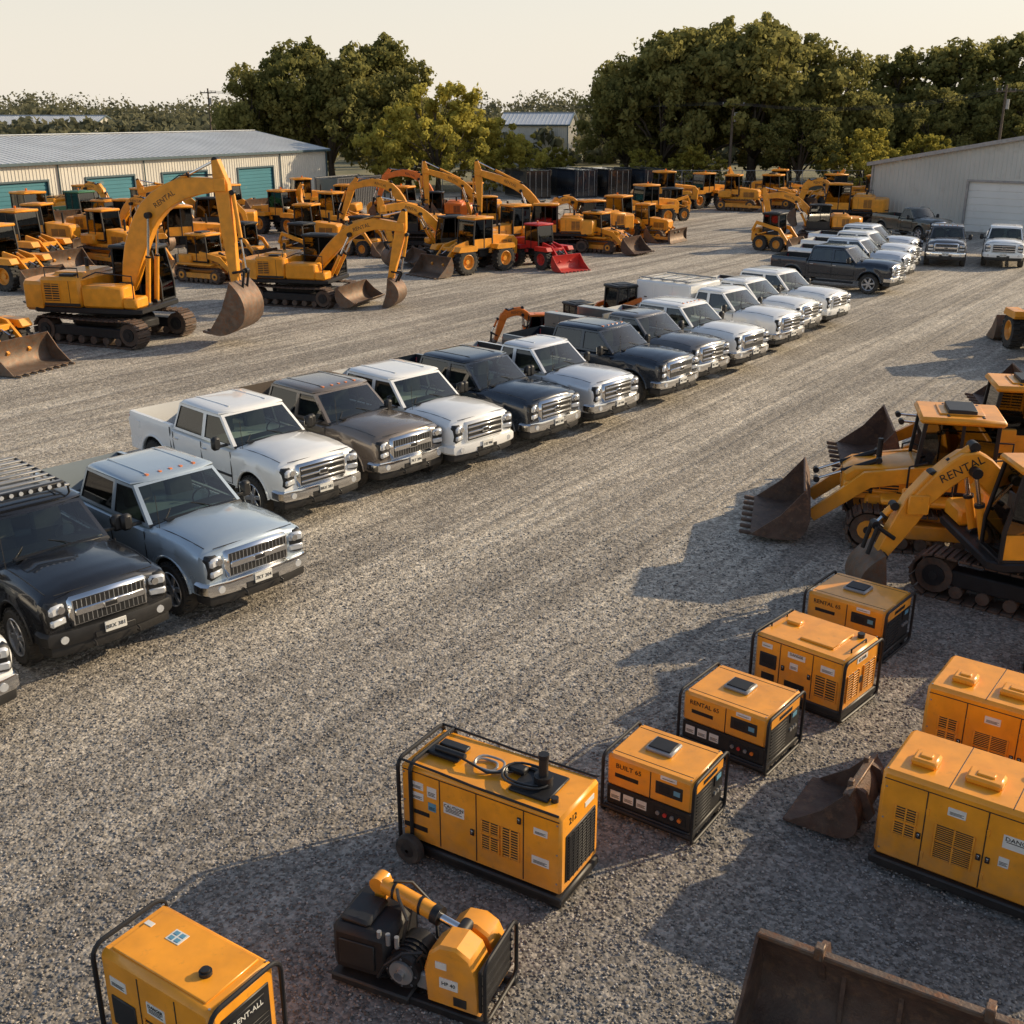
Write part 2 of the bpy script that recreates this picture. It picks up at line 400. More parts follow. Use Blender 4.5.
        mb.box((1.0,s*1.0,1.35),(.06,.18,.05),'blk');mb.box((.98,s*1.16,1.42),(.13,.19,.28),'blk',b=.045)
        mb.box((.91,s*1.16,1.42),(.01,.14,.21),'chrome')
        mb.cyl((1.2,s*1.01,.45),(xr-.2,s*1.01,.45),.05,'blkm',10)
        for a in(FX,RXX):
            mb.tube([(a+ar*math.cos(t),s*1.008,az+(ar)*math.sin(t)) for t in [math.pi*(.05+.90*i/14) for i in range(15)]],.026,'blk' if bump!='chrome' else 'PAINT',6)
        car_wheel(mb,FX,s*.90,s);car_wheel(mb,RXX,s*.90,s)
        mb.tube([(1.36,s*.5-.2,1.39),(1.24,s*.35-.2,1.45),(1.16,s*.2-.25,1.51)],.009,'blk',5)
        mb.tube([(x,s*(interp(x,Wt)-.155),max(interp(x,Sh)+.02,interp(x,Tp)-.04)+.002) for x in(1.35,1.8,2.2,2.5,2.68)],.008,'blk',5)
    mb.box((1.35,0,1.405),(.12,1.35,.03),'blk',b=.01)
    mb.tube([(2.815,y,1.31) for y in(-.75,-.3,.3,.75)],.008,'blk',5)
    mb.tube([(1.45,-.84,1.33),(1.43,-.85,1.9)],.006,'blk',5)
    mb.cyl((FX,-.8,.45),(FX,.8,.45),.06,'blkm');mb.cyl((RXX,-.8,.45),(RXX,.8,.45),.07,'blkm')
    mb.box((-.3,0,.54),(4.6,.9,.14),'blk')
    if markers:
        for y in(-.45,-.2,0,.2,.45): mb.box((xf-.1,y,zt+.09),(.07,.05,.03),'amber')
    for s in(1,-1): mb.box((RXX,s*.68,.90),(1.0,.28,.26),'liner',b=.05)
    for i in range(9): mb.box(((bed0-2.85)/2,-.6+i*.15,.825),(abs(bed0+2.85)-.05,.05,.02),'liner',b=.005)
    if service:
        for s in(1,-1):
            mb.box(((bed0-2.86)/2,s*.82,1.46),(abs(bed0+2.86)-.02,.36,.44),'PAINT',b=.02)
            for i in range(4): mb.box((bed0-.3-i*.52,s*1.003,1.46),(.46,.012,.34),'PAINT',b=.004);mb.box((bed0-.3-i*.52,s*1.012,1.36),(.1,.012,.03),'blk')
        mb.box((bed0-.06,0,1.6),(.05,1.6,.5),'grey',b=.01)
    if cargo:
        L=abs(bed0+2.9);cx=(bed0-2.92)/2
        mb.box((cx,0,1.60),(L,1.96,.86),'PAINT',b=.05)
        for s in(1,-1):
            for i in range(3): mb.box((bed0-.38-i*.76,s*.985,1.60),(.70,.014,.66),'PAINT',b=.004);mb.box((bed0-.38-i*.76,s*.997,1.45),(.12,.014,.04),'blk')
        for s in(1,-1): mb.cyl((bed0-.1,s*.8,2.1),(-2.8,s*.8,2.1),.025,'grey')
        for i in range(5): mb.box((bed0-.3-i*.5,0,2.07),(.05,1.7,.04),'grey',b=.01)
    if rack:
        z=zt+.21
        for s in(1,-1):
            mb.cyl((xf-.1,s*.66,z),(xb-.6,s*.66,z),.025,'blkm')
            for x in(xf-.15,(xf+xb)/2,xb+.1): mb.cyl((x,s*.66,z),(x,s*.68,zt+.03),.018,'blkm')
        for i in range(9): 
            x=xf-.1-i*(xf-xb+.5)/8;mb.box((x,0,z+.02),(.09,1.32,.03),'grey',b=.008)
        mb.box((xf-.02,0,z+.08),(.09,1.1,.09),'blkm',b=.015)
        for i in range(7): mb.cyl((xf+.02,-.45+i*.15,z+.08),(xf+.04,-.45+i*.15,z+.08),.035,'lamp',10)
    return mb.mesh('pickup_'+variant,40)

# ---------------------------------------------------------------- heavy machine parts
def track(mb,y,L,h,w,frame='yel',n=40):
    r=h/2-.03;st=L/2-r
    per=4*st+2*math.pi*r
    def P_(s):
        s%=per
        if s<2*st: return (-st+s,h-.03,0.)
        s-=2*st
        if s<math.pi*r: t=s/r;return (st+r*math.sin(t),h/2+r*math.cos(t),t)
        s-=math.pi*r
        if s<2*st: return (st-s,.03,math.pi)
        s-=2*st;t=s/r;return (-st-r*math.sin(t),h/2-r*math.cos(t),math.pi+t)
    step=per/n
    for i in range(n):
        x,z,t=P_(i*step)
        sag=-.03*math.sin(max(0,min(1,(x+st)/(2*st)))*math.pi) if t==0 else 0
        mb.box((x,y,z+sag),(step*.86,w,.05),'track',b=.008,rot=RY(t))
        mb.box((x+math.sin(t)*.035,y,z+sag+math.cos(t)*.035),(.03,w*.96,.05),'track',b=.006,rot=RY(t))
    rr=[];m=24
    for dy in(-w*.2,w*.2):
        ring=[]
        for i in range(m*2):
            x,z,t=P_(i*per/(m*2));ring.append((x*.985,y+dy,h/2+(z-h/2)*.9))
        rr.append(ring)
    mb.loft(rr,'track',cap=False)
    for s in(-1,1):
        mb.cyl((s*st,y-w*.36,h/2),(s*st,y+w*.36,h/2),r*.84,'track',18)
        mb.cyl((s*st,y-w*.42,h/2),(s*st,y+w*.42,h/2),r*.5,frame,14)
        mb.cyl((s*st,y-w*.46,h/2),(s*st,y+w*.46,h/2),r*.2,'blk',12)
    k=6
    for i in range(k):
        x=-st+ (i+.9)*(2*st)/(k+.8);mb.cyl((x,y-w*.38,h*.22),(x,y+w*.38,h*.22),h*.14,'track',12)
    mb.box((0,y,h*.5),(2*st-r*.7,w*.62,h*.36),frame,b=.03)
def hyd(mb,a,b,r,y=0.,k='yel',f=.6):
    a=Vector((a[0],y,a[1]));b=Vector((b[0],y,b[1]));m=a+(b-a)*f
    mb.cyl(a,m,r,k,12);mb.cyl(m,b,r*.5,'rod',10);mb.cyl(m-(b-a).normalized()*.06,m,r*1.15,'blkm',12)
    for p in(a,b): mb.cyl(p-Vector((0,r*1.3,0)),p+Vector((0,r*1.3,0)),r*1.2,'blkm',12)
def bucket(mb,px,pz,ang,s,w,k='steel',teeth=True,y=0.,prof=None,mir=1):
    pr=prof or [(-.12,.12),(-.30,-.25),(-.34,-.65),(-.18,-1.02),(.18,-1.22),(.62,-1.25),(.98,-1.10)]
    ca,sa=math.cos(ang),math.sin(ang)
    W=[(px+mir*s*(u*ca+v*sa),pz+s*(-u*sa+v*ca)) for u,v in pr]
    Q=[]
    for i in range(len(W)-1):
        p0=W[max(i-1,0)];p1=W[i];p2=W[i+1];p3=W[min(i+2,len(W)-1)]
        for t in(0,.33,.66):
            Q.append(tuple(.5*((2*p1[c])+(-p0[c]+p2[c])*t+(2*p0[c]-5*p1[c]+4*p2[c]-p3[c])*t*t+(-p0[c]+3*p1[c]-3*p2[c]+p3[c])*t**3) for c in(0,1)))
    Q.append(W[-1]);N=len(Q);th=.035*s*mir
    inn=[]
    for i in range(N):
        a=Q[max(i-1,0)];b=Q[min(i+1,N-1)];dx,dz=b[0]-a[0],b[1]-a[1];l=math.hypot(dx,dz);inn.append((Q[i][0]-dz/l*th,Q[i][1]+dx/l*th))
    rings=[[(Q[i][0],y-w/2,Q[i][1]),(Q[i][0],y+w/2,Q[i][1]),(inn[i][0],y+w/2,inn[i][1]),(inn[i][0],y-w/2,inn[i][1])] for i in range(N)]
    mb.loft(rings,k)
    lip=Q[-1];fr=Q[0];mid=((lip[0]+fr[0])/2,(lip[1]+fr[1])/2)
    cen=(sum(q[0] for q in Q)/N,sum(q[1] for q in Q)/N)
    mid=(mid[0]*.8+cen[0]*.2,mid[1]*.8+cen[1]*.2)
    for s_ in(-1,1):
        poly=Q+[mid]
        a=y+s_*w/2;mb.prism(poly,a,a+s_*.03*s,k)
    if teeth:
        a=Q[-3];dx,dz=lip[0]-a[0],lip[1]-a[1];l=math.hypot(dx,dz);t=math.atan2(-dz,dx);n=max(4,int(w/.28))
        for i in range(n):
            yy=y-w/2+.08+(w-.16)*i/(n-1)
            mb.box((lip[0]+dx/l*.08*s,yy,lip[1]+dz/l*.08*s),(.26*s,.09*s,.07*s),k,b=.02,rot=RY(t))
    else:
        a=Q[-2];dx,dz=lip[0]-a[0],lip[1]-a[1];t=math.atan2(-dz,dx)
        mb.box((lip[0],y,lip[1]),(.2*s,w*1.02,.05*s),k,b=.01,rot=RY(t))
    return Q
def cab(mb,x0,x1,y0,y1,z0,z1,k='blk',roof='blk',base=.55,rake=.12):
    pt=.07;zm=z0+base
    mb.box(((x0+x1)/2,(y0+y1)/2,z0+.03),(x1-x0,y1-y0,.06),k,b=.01)
    xt=x1-rake
    for y in(y0+pt/2,y1-pt/2):
        mb.beam([(x1-pt/2,z0),(x1-pt/2,zm),(xt-pt/2,z1)],[pt,pt,pt],pt,k,y)
        mb.beam([(x0+pt/2,z0),(x0+pt/2,z1)],[pt,pt],pt,k,y)
        mb.beam([((x0*.55+x1*.45),z0),((x0*.55+x1*.45),z1)],[pt*.8]*2,pt*.8,k,y)
        mb.box(((x0+x1)/2,y,z0+base*.45),(x1-x0-.14,.03,base*.9),roof if roof!='blk' else k,b=.006)
        mb.prism([(x0+.06,zm-.05),(x1-.07,zm-.05),(xt-.07,z1-.03),(x0+.06,z1-.03)],y-.006,y+.006,'glass')
    yy=(y0+y1)/2;wd=y1-y0-.1
    mb.loft([[(x1-.03,yy-wd/2,z0+.1),(x1-.03,yy+wd/2,z0+.1)],[(x1-.03,yy-wd/2,zm),(x1-.03,yy+wd/2,zm)],[(xt-.03,yy-wd/2,z1),(xt-.03,yy+wd/2,z1)]],'glass',cap=False,closed=False)
    mb.box((x0+.03,yy,(zm+z1)/2),(.012,wd,z1-zm),'glass',b=.001)
    mb.box((x0+.03,yy,(zm+z0)/2),(.03,wd,zm-z0),k,b=.005)
    mb.box(((x0+xt)/2,yy,z1+.05),(xt-x0+.16,y1-y0+.08,.13),roof,b=.045)
    mb.box(((x0+xt)/2,yy,z1+.125),((xt-x0)*.6,(y1-y0)*.6,.03),roof,b=.012)
    mb.box((x0+.45,yy,z0+.62),(.14,.5,.75),'seat',b=.04,rot=RY(-.12));mb.box((x0+.65,yy,z0+.35),(.5,.5,.16),'seat',b=.04)
    mb.box((x1-.3,yy,z0+.5),(.12,.4,.5),'blk')
    for s in(-1,1):
        mb.box((xt-.02,yy+s*(y1-y0)*.36,z1+.02),(.08,.14,.1),'lamp',b=.02)
def louv(mb,x0,x1,z0,z1,y,s=-1,n=6,k='blk',ax='y',fr=True):
    k='yelg' if k=='blk' else k
    if ax=='y':
        mb.box(((x0+x1)/2,y+s*.002,(z0+z1)/2),(x1-x0,.012,z1-z0),'blk',b=.002)
        for i in range(n):
            z=z0+(i+.5)*(z1-z0)/n;mb.box(((x0+x1)/2,y+s*.009,z),(x1-x0-.004,.014,(z1-z0)/n*.38),k,b=.003)
        for x in(x0,(x0+x1)/2,x1): mb.box((x,y+s*.010,(z0+z1)/2),(.018,.02,z1-z0+.015),k,b=.003)
    else:
        mb.box((y+s*.002,(x0+x1)/2,(z0+z1)/2),(.012,x1-x0,z1-z0),'blk',b=.002)
        for i in range(n):
            z=z0+(i+.5)*(z1-z0)/n;mb.box((y+s*.009,(x0+x1)/2,z),(.014,x1-x0-.004,(z1-z0)/n*.38),k,b=.003)
        for x in(x0,(x0+x1)/2,x1): mb.box((y+s*.010,x,(z0+z1)/2),(.02,.018,z1-z0+.015),k,b=.003)

def excavator(boom,stick,bang,bs=1.,swing=0.,k='yel',roof='blk',bh=.62,blade=False,cabk='blk'):
    mb=MB()
    for y in(-1.2,1.2): track(mb,y,4.3,.92,.6,'blkm' if k=='yel' else k)
    mb.box((0,0,.62),(1.9,1.9,.4),'blkm',b=.08);mb.box((0,0,.62),(3.0,.9,.3),'blkm',b=.06)
    if blade:
        bucket(mb,2.55,.95,-.2,.7,2.9,'steel',False);
        for s in(-1,1): mb.beam([(1.0,.5),(2.4,.5)],[.2,.2],.16,'blkm',s*.6)
    mb.cyl((0,0,.8),(0,0,1.06),.75,'blkm',28)
    mb.M=RZ(rad(swing))
    mb.prism([(-2.35,-1.05),(-2.0,-1.38),(1.5,-1.38),(1.75,-1.2),(1.75,1.2),(1.5,1.38),(-2.0,1.38),(-2.35,1.05)],1.06,1.24,'blkm','z',ch=.03)
    cw=[(-1.7,-1.4)]+[(-2.2-.55*math.cos(t),1.4*math.sin(t)) for t in [ -1.25+2.5*i/10 for i in range(11)]]+[(-1.7,1.4)]
    mb.prism(cw,1.10,2.05,k,'z',ch=.1)
    mb.box((-1.05,0,1.72),(1.5,2.76,.98),k,b=.10);mb.box((-1.0,0,2.24),(1.2,1.9,.16),k,b=.06,tap=(.9,.92))
    mb.box((-.9,-.9,2.25),(.5,.5,.08),'blk');mb.cyl((-1.2,.6,2.2),(-1.2,.6,2.62),.07,'blkm');
    for s in(-1,1):
        louv(mb,-1.6,-1.05,1.45,2.0,s*1.385,s,7,k='yel');
        mb.box((-.7,s*1.385,1.7),(.012,.012,.8),'blk',b=.002)
        mb.box((-1.0,s*1.386,1.33),(1.3,.012,.1),'blk',b=.003)
    for t in(-.9,0,.9): mb.box((-2.2-.56*math.cos(t),1.4*math.sin(t),1.3),(.05,.5,.06),'blk',rot=RZ(-t))
    mb.tube([(-1.6,-1.25,2.2),(-1.6,-1.25,2.5),(-.4,-1.25,2.5),(-.4,-1.25,2.2)],.022,'blkm',6)
    mb.box((.45,-.95,1.60),(1.5,.84,.72),k,b=.08);mb.box((1.4,-.95,1.42),(.5,.8,.36),k,b=.06)
    mb.tube([(1.55,-1.3,1.4),(1.55,-1.3,2.3),(.3,-1.3,2.4),(-.2,-1.3,2.2)],.022,'blkm',6)
    cab(mb,-.15,1.6,.42,1.36,1.24,2.95,cabk,roof,base=.6,rake=.22)
    mb.tube([(1.5,1.45,2.2),(1.65,1.55,2.5)],.015,'blk',5);mb.box((1.65,1.57,2.55),(.05,.18,.28),'blk')
    hs=[.46]+[bh]*(len(boom)-2)+[.36]
    hs=[.42,bh*.95,bh,bh*.85,.36][:len(boom)] if len(boom)==5 else hs
    bp=[];bh_=[]
    for i in range(len(boom)-1):
        p0=boom[max(i-1,0)];p1=boom[i];p2=boom[i+1];p3=boom[min(i+2,len(boom)-1)]
        for t in(0,.33,.66):
            bp.append(tuple(.5*((2*p1[c])+(-p0[c]+p2[c])*t+(2*p0[c]-5*p1[c]+4*p2[c]-p3[c])*t*t+(-p0[c]+3*p1[c]-3*p2[c]+p3[c])*t**3) for c in(0,1)));bh_.append(hs[i]*(1-t)+hs[i+1]*t)
    bp.append(boom[-1]);bh_.append(hs[-1])
    mb.beam(bp,bh_,.38,k,0.)
    for s in(-1,1): mb.box((boom[0][0],s*.25,boom[0][1]-.15),(.5,.08,.8),'blkm',b=.03)
    mid=boom[len(boom)//2]
    for s in(-1,1): hyd(mb,(1.45,1.25),(mid[0]+.0,mid[1]-.12),.085,s*.28,k,.55)
    tip=boom[-1];st0,st1,ext=stick[0],stick[1],stick[2]
    mb.beam([ext,tip,((tip[0]+st1[0])/2,(tip[1]+st1[1])/2),st1],[.22,.50,.40,.24],.28,k)
    for s in(-1,1): mb.box((tip[0],s*.2,tip[1]),(.4,.05,.4),k,b=.05)
    m2=boom[-3] if len(boom)>3 else boom[1]
    hyd(mb,(m2[0],m2[1]+bh*.62),ext,.085,0,k,.6)
    d=Vector((st1[0]-tip[0],0,st1[1]-tip[1]));l=d.length;d.normalize();nrm=Vector((-d.z,0,d.x))
    if nrm.x<0: nrm=-nrm
    a=Vector((tip[0],0,tip[1]))+d*.25+nrm*.32;b=Vector((st1[0],0,st1[1]))-d*.45+nrm*.42
    hyd(mb,(a.x,a.z),(b.x,b.z),.07,0,k,.6)
    c=Vector((st1[0],0,st1[1]))-d*.4
    for s in(-.17,.17):
        mb.cyl((b.x,s,b.z),(c.x,s,c.z),.04,'blkm',8)
        e=Vector((st1[0],0,st1[1]))+nrm*.28+d*.1
        mb.cyl((b.x,s,b.z),(e.x,s,e.z),.045,'blkm',8)
    mb.cyl((st1[0],-.25,st1[1]),(st1[0],.25,st1[1]),.08,'blkm',12)
    bucket(mb,st1[0],st1[1],bang,bs,1.25*bs,mir=-1)
    for s in(-.12,.12):
        mb.tube([(boom[0][0]+.1,s,boom[0][1]+.3)]+[(p[0],s,p[1]+hs[min(i,len(hs)-1)]*.55) for i,p in enumerate(boom[1:-1])]+[(tip[0],s,tip[1]+.3)],.02,'pipe',5)
    b2,b3=boom[-3],boom[-2];an=math.atan2(b3[1]-b2[1],b3[0]-b2[0])
    for s in(-1,1): mb.text('RENTAL',.24,T3(((b2[0]+b3[0])/2,s*.194,(b2[1]+b3[1])/2+.03))@RY(-an)@(RX(rad(90)) if s<0 else RZ(math.pi)@RX(rad(90))),'blk')
    mb.M=Matrix.Identity(4)
    return mb.mesh('excavator_mesh')

def wheel_loader(up=0.,k='yel',roof='yel',hoe=False,seed=0):
    mb=MB();r=.68
    for x in(1.35,-1.35):
        for s in(-1,1): big_wheel(mb,x,s*.95,s,r,.5,k)
    mb.box((-1.3,0,1.0),(2.5,.95,.5),'blkm',b=.06);mb.box((1.2,0,.95),(1.5,.8,.5),'blkm',b=.06)
    mb.prism([(-2.75,.75),(-2.8,1.5),(-2.5,1.78),(-.75,1.95),(-.7,.95)],-.62,.62,k,ch=.08)
    for s in(-1,1):
        louv(mb,-2.3,-1.6,1.15,1.6,s*.63,s,6,k='yel')
        mb.prism([(-2.05,1.25),(-1.95,1.45),(-.75,1.45),(-.65,1.25),(-.7,1.2),(-2.0,1.2)],s*.62,s*1.2,k,ch=.02)
        mb.prism([(.7,1.3),(.8,1.48),(1.9,1.48),(2.05,1.25),(2.0,1.2),(.75,1.2)],s*.72,s*1.2,k,ch=.02)
    louv(mb,-.45,.45,.95,1.5,-2.8,-1,8,ax='x',k='yel')
    cab(mb,-.85,.55,-.68,.68,1.2,2.75,'blk',roof,base=.6,rake=.1)
    mb.cyl((-1.7,.25,1.8),(-1.7,.25,2.35),.06,'blkm')
    mb.cyl((-.3,0,2.9),(-.3,0,3.02),.06,'amber',10)
    zf=.35+up
    for s in(-1,1):
        mb.beam([(.75,1.55),(1.6,1.35+up*.45),(2.5,zf+.15)],[.3,.36,.24],.12,k,s*.45)
        hyd(mb,(1.2,1.0),(1.9,1.15+up*.6),.06,s*.32,k)
    mb.box((1.7,0,1.28+up*.5),(.3,.9,.22),k)
    hyd(mb,(1.1,1.6),(2.3,zf+.7),.06,0,k)
    pr=[(0,.85),(-.12,.5),(-.12,.2),(.02,-.08),(.35,-.15),(.95,-.15)]
    bucket(mb,2.6,zf-.15,0,1.0,2.45,'steel',seed%2==0,prof=pr)
    if hoe:
        mb.beam([(-2.8,1.1),(-3.4,2.2),(-3.3,3.1)],[.3,.36,.25],.2,k)
        mb.beam([(-3.1,3.25),(-3.9,2.3),(-4.1,1.4)],[.25,.3,.2],.18,k)
        hyd(mb,(-3.0,2.4),(-3.1,3.3),.05,0,k)
        bucket(mb,-4.1,1.3,.6,.7,.8)
        for s in(-1,1): mb.beam([(-2.7,1.1),(-2.9,.15)],[.2,.2],.15,k,s*.8)
    return mb.mesh('wheel_loader_mesh')

def track_loader(up=0.,k='yel',roof='yel'):
    mb=MB()
    for y in(-.85,.85): track(mb,y,3.0,.8,.45,k,36)
    mb.box((0,0,.72),(2.4,1.15,.5),k,b=.06)
    mb.prism([(.35,.85),(.35,1.55),(1.45,1.42),(1.62,1.3),(1.62,.8)],-.5,.5,k,ch=.06)
    for s in(-1,1): louv(mb,.6,1.3,.95,1.3,s*.5,s,6,k='yel')
    louv(mb,-.35,.35,.9,1.3,1.62,1,6,ax='x',k='yel')
    mb.cyl((1.0,.2,1.4),(1.0,.2,1.95),.05,'blkm')
    mb.box((-1.1,0,1.15),(.9,1.5,.6),k,b=.08);louv(mb,-.5,.5,.95,1.35,-1.56,-1,7,ax='x',k='yel')
    for s in(-1,1): mb.box((-.2,s*.85,.98),(2.3,.46,.1),k,b=.03)
    cab(mb,-1.0,.4,-.6,.6,1.05,2.4,'blkm',roof,base=.5,rake=.08)
    mb.box((-.35,0,2.56),(.5,.7,.1),'blk')
    for x in(-.7,-.1): mb.cyl((x,-.5,2.5),(x,.5,2.5),.03,'blkm',8)
    for s in(-1,1):
        mb.tube([(.5,s*.75,1.0),(.5,s*.78,1.6),(.2,s*.78,1.7)],.02,'blkm',6)
        mb.tube([(-1.5,s*.7,1.4),(-1.5,s*.7,1.75),(-1.1,s*.7,1.75)],.02,'blkm',6)
    zf=.35+up
    for s in(-1,1):
        mb.beam([(-.1,1.5),(1.2,1.25+up*.4),(2.15,zf+.1)],[.26,.32,.22],.11,k,s*.62)
        hyd(mb,(.6,.95),(1.5,1.05+up*.5),.055,s*.5,k)
        hyd(mb,(1.0,1.55),(2.1,zf+.75),.05,s*.3,'blkm')
    mb.box((1.5,0,1.08+up*.5),(.22,1.2,.2),k)
    pr=[(0,.85),(-.12,.5),(-.12,.2),(.02,-.08),(.35,-.15),(.95,-.1)]
    bucket(mb,2.3,zf-.1,.0,1.,2.2,'rust',True,prof=pr)
    return mb.mesh('track_loader_mesh')

def skid_steer():
    mb=MB();k='yel'
    for x in(.55,-.55):
        for s in(-1,1): big_wheel(mb,x,s*.75,s,.42,.3,k)
    mb.box((-.1,0,.62),(2.0,1.15,.6),k,b=.08);mb.box((-1.05,0,.85),(.5,1.2,.8),k,b=.1)
    louv(mb,-.4,.4,.7,1.15,-1.3,-1,6,ax='x',k='yel')
    cab(mb,-.6,.45,-.5,.5,.9,2.05,'blk','blk',base=.35,rake=.05)
    for s in(-1,1):
        mb.beam([(-1.15,1.1),(-.9,1.6),(.6,1.25),(1.25,.5)],[.16,.2,.2,.16],.12,k,s*.68)
        hyd(mb,(-.9,.9),(.3,1.2),.05,s*.62,k)
    mb.box((1.2,0,.45),(.12,1.3,.3),'blkm')
    pr=[(0,.7),(-.1,.4),(-.1,.15),(.02,-.05),(.3,-.1),(.75,-.1)]
    bucket(mb,1.35,.16,0,.95,1.8,'steel',False,prof=pr)
    return mb.mesh('skid_steer_mesh')
def bulldozer():
    mb=MB();k='yel'
    for y in(-.95,.95): track(mb,y,3.3,.95,.5,k,36)
    mb.box((0,0,.85),(2.6,1.3,.5),k,b=.06)
    mb.prism([(.1,.95),(.1,1.85),(1.6,1.7),(1.75,1.55),(1.75,.9)],-.5,.5,k,ch=.06)
    for s in(-1,1): louv(mb,.5,1.4,1.1,1.5,s*.5,s,7,k='yel')
    mb.cyl((.9,.15,1.7),(.9,.15,2.35),.06,'blkm')
    mb.box((-1.0,0,1.3),(1.1,1.7,.6),k,b=.1)
    cab(mb,-1.1,.15,-.62,.62,1.25,2.75,'blk','yel',base=.5,rake=.08)
    for s in(-1,1): mb.beam([(0,.45),(2.2,.4)],[.2,.2],.14,k,s*1.3)
    hyd(mb,(1.5,1.3),(2.3,.8),.07,.35,k);hyd(mb,(1.5,1.3),(2.3,.8),.07,-.35,k)
    pr=[(.12,1.0),(-.06,.75),(-.12,.45),(-.05,.15),(.12,-.02)]
    bucket(mb,2.35,.1,0,1.,3.1,'steel',False,prof=pr)
    return mb.mesh('bulldozer_mesh')

# ---------------------------------------------------------------- generators
def rtube(mb,x,y0,y1,z0,z1,r,k,rc=.07,ax='x'):
    pts=[]
    for cx,cz,a0 in((y1-rc,z1-rc,0),(y0+rc,z1-rc,90),(y0+rc,z0+rc,180),(y1-rc,z0+rc,270)):
        for i in range(5):
            t=rad(a0+22.5*i);p=(cx+rc*math.cos(t),cz+rc*math.sin(t))
            pts.append((x,p[0],p[1]) if ax=='x' else (p[0],x,p[1]))
    mb.tube(pts,r,k,8,closed=True)
def latch(mb,x,z,y): mb.box((x,y-.006,z),(.045,.02,.075),'blk',b=.005);mb.box((x,y-.018,z+.01),(.02,.012,.04),'rod',b=.003)
def seam(mb,x,z0,z1,y): mb.box((x,y,(z0+z1)/2),(.011,.010,z1-z0),'blk',b=.001)
def seamh(mb,x0,x1,z,y): mb.box(((x0+x1)/2,y,z),(x1-x0,.010,.011),'blk',b=.001)
def label(mb,x,z,w,h,y,t=None,k='label',ts=.04,lines=3):
    mb.box((x,y-.002,z),(w,.008,h),k,b=.001)
    if t: mb.text(t,ts,T3((x,y-.0075,z+h*.22))@RX(rad(90)),'blk')
    for i in range(lines): mb.box((x-w*.05*(i%2),y-.006,z+h*.0-h*.13*i),(w*(.78-.12*(i%2)),.006,h*.05),'blk',b=.0005)
def labelx(mb,x,y,z,w,h,t=None,k='label',ts=.04):
    mb.box((x+.002,y,z),(.008,w,h),k,b=.001)
    if t: mb.text(t,ts,T3((x+.0075,y,z))@RZ(rad(90))@RX(rad(90)),'blk')
def screw(mb,x,y,z,ax='y'):
    if ax=='y': mb.cyl((x,y,z),(x,y-.006,z),.011,'grey',8)
    else: mb.cyl((x,y,z),(x,y,z+.006),.011,'grey',8)
def gen_base(mb,L,W,H,z0=.14,k='yelg',b=.03):
    for y in(.12,W-.12): mb.box((L/2,y,.05),(L*.96,.1,.1),'blk',b=.01)
    mb.box((L/2,W/2,.115),(L,W,.07),'blk',b=.012)
    mb.box((L/2,W/2,(z0+H)/2+.005),(L-.03,W-.03,H-z0-.01),k,b=b)
def gen_small(L=1.15,W=.85,H=.8,var=0):
    mb=MB();gen_base(mb,L,W,H,.38,'yelg',.035)
    y=.015
    mb.box((L/2,W/2,.27),(L-.04,W-.04,.24),'blk',b=.015)
    seamh(mb,.03,L-.03,.385,y-.0);seam(mb,L*.52,.39,H-.04,y)
    mb.text(['BUILT','RENTAL','SITE'][var%3]+' 65',.085,T3((L*.27,y-.004,H-.12))@RX(rad(90)),'blk')
    label(mb,L*.25,H-.24,.3,.05,y,None,'blkm',lines=0)
    for i in range(3): label(mb,.14+i*.17,.28,.13,.11,y+.005,None,lines=3)
    label(mb,L*.75,.27,.4,.13,y+.005,None,'blkm',lines=0);
    for i in range(4): mb.cyl((L*.62+i*.09,y+.0,.27),(L*.62+i*.09,y-.02,.27),.025,['grey','red','grey','amber'][i],10)
    mb.box((L*.73,y-.002,H-.2),(L*.3,.012,.16),'blk',b=.004);mb.box((L*.68,y-.01,H-.2),(L*.12,.01,.09),'blkm',b=.003);label(mb,L*.82,H-.2,.08,.06,y-.006,None,'blue',lines=0)
    label(mb,L*.72,H-.06,.2,.05,y,None,lines=2)
    X=L-.015
    mb.box((X,W/2,(.16+H-.1)/2+.02),(.02,W*.86,H-.34),'blk',b=.006)
    for i in range(9): mb.box((X+.014,W*.34,.22+i*.045),(.014,W*.42,.016),'blkm',b=.003)
    mb.box((X+.012,W*.76,.55),(.02,W*.22,.14),'blkm');labelx(mb,X+.02,W*.76,.57,.12,.06,None,'blue')
    for i in range(3):mb.cyl((X,W*.68+i*.07,.38),(X+.03,W*.68+i*.07,.38),.025,'grey',10)
    mb.box((X+.006,W/2,H-.11),(.02,W*.8,.13),'yelg',b=.006);labelx(mb,X+.014,W*.5,H-.11,.35,.05,None,'blkm')
    mb.box((L*.45,W*.55,H+.02),(.34,.3,.05),'grey',b=.015);mb.box((L*.45,W*.55,H+.05),(.28,.24,.02),'blkm',b=.006)
    seamh2=lambda x0,x1,yy:mb.box(((x0+x1)/2,yy,H-.001),(x1-x0,.008,.008),'blk',b=.001)
    seamh2(.06,L-.06,.12);seamh2(.06,L-.06,W-.12)
    for a in(.06,L-.06):
        for b in(.06,W-.06): screw(mb,a,b,H,'z')
    for x in(-.015,L+.012): rtube(mb,x,-.015,W+.015,.03,H-.0,.02,'blkm',.08)
    for yy in(-.02,W+.02):
        mb.cyl((-.015,yy,.12),(L+.012,yy,.12),.02,'blkm',8)
    return mb.mesh('gen_small_mesh')
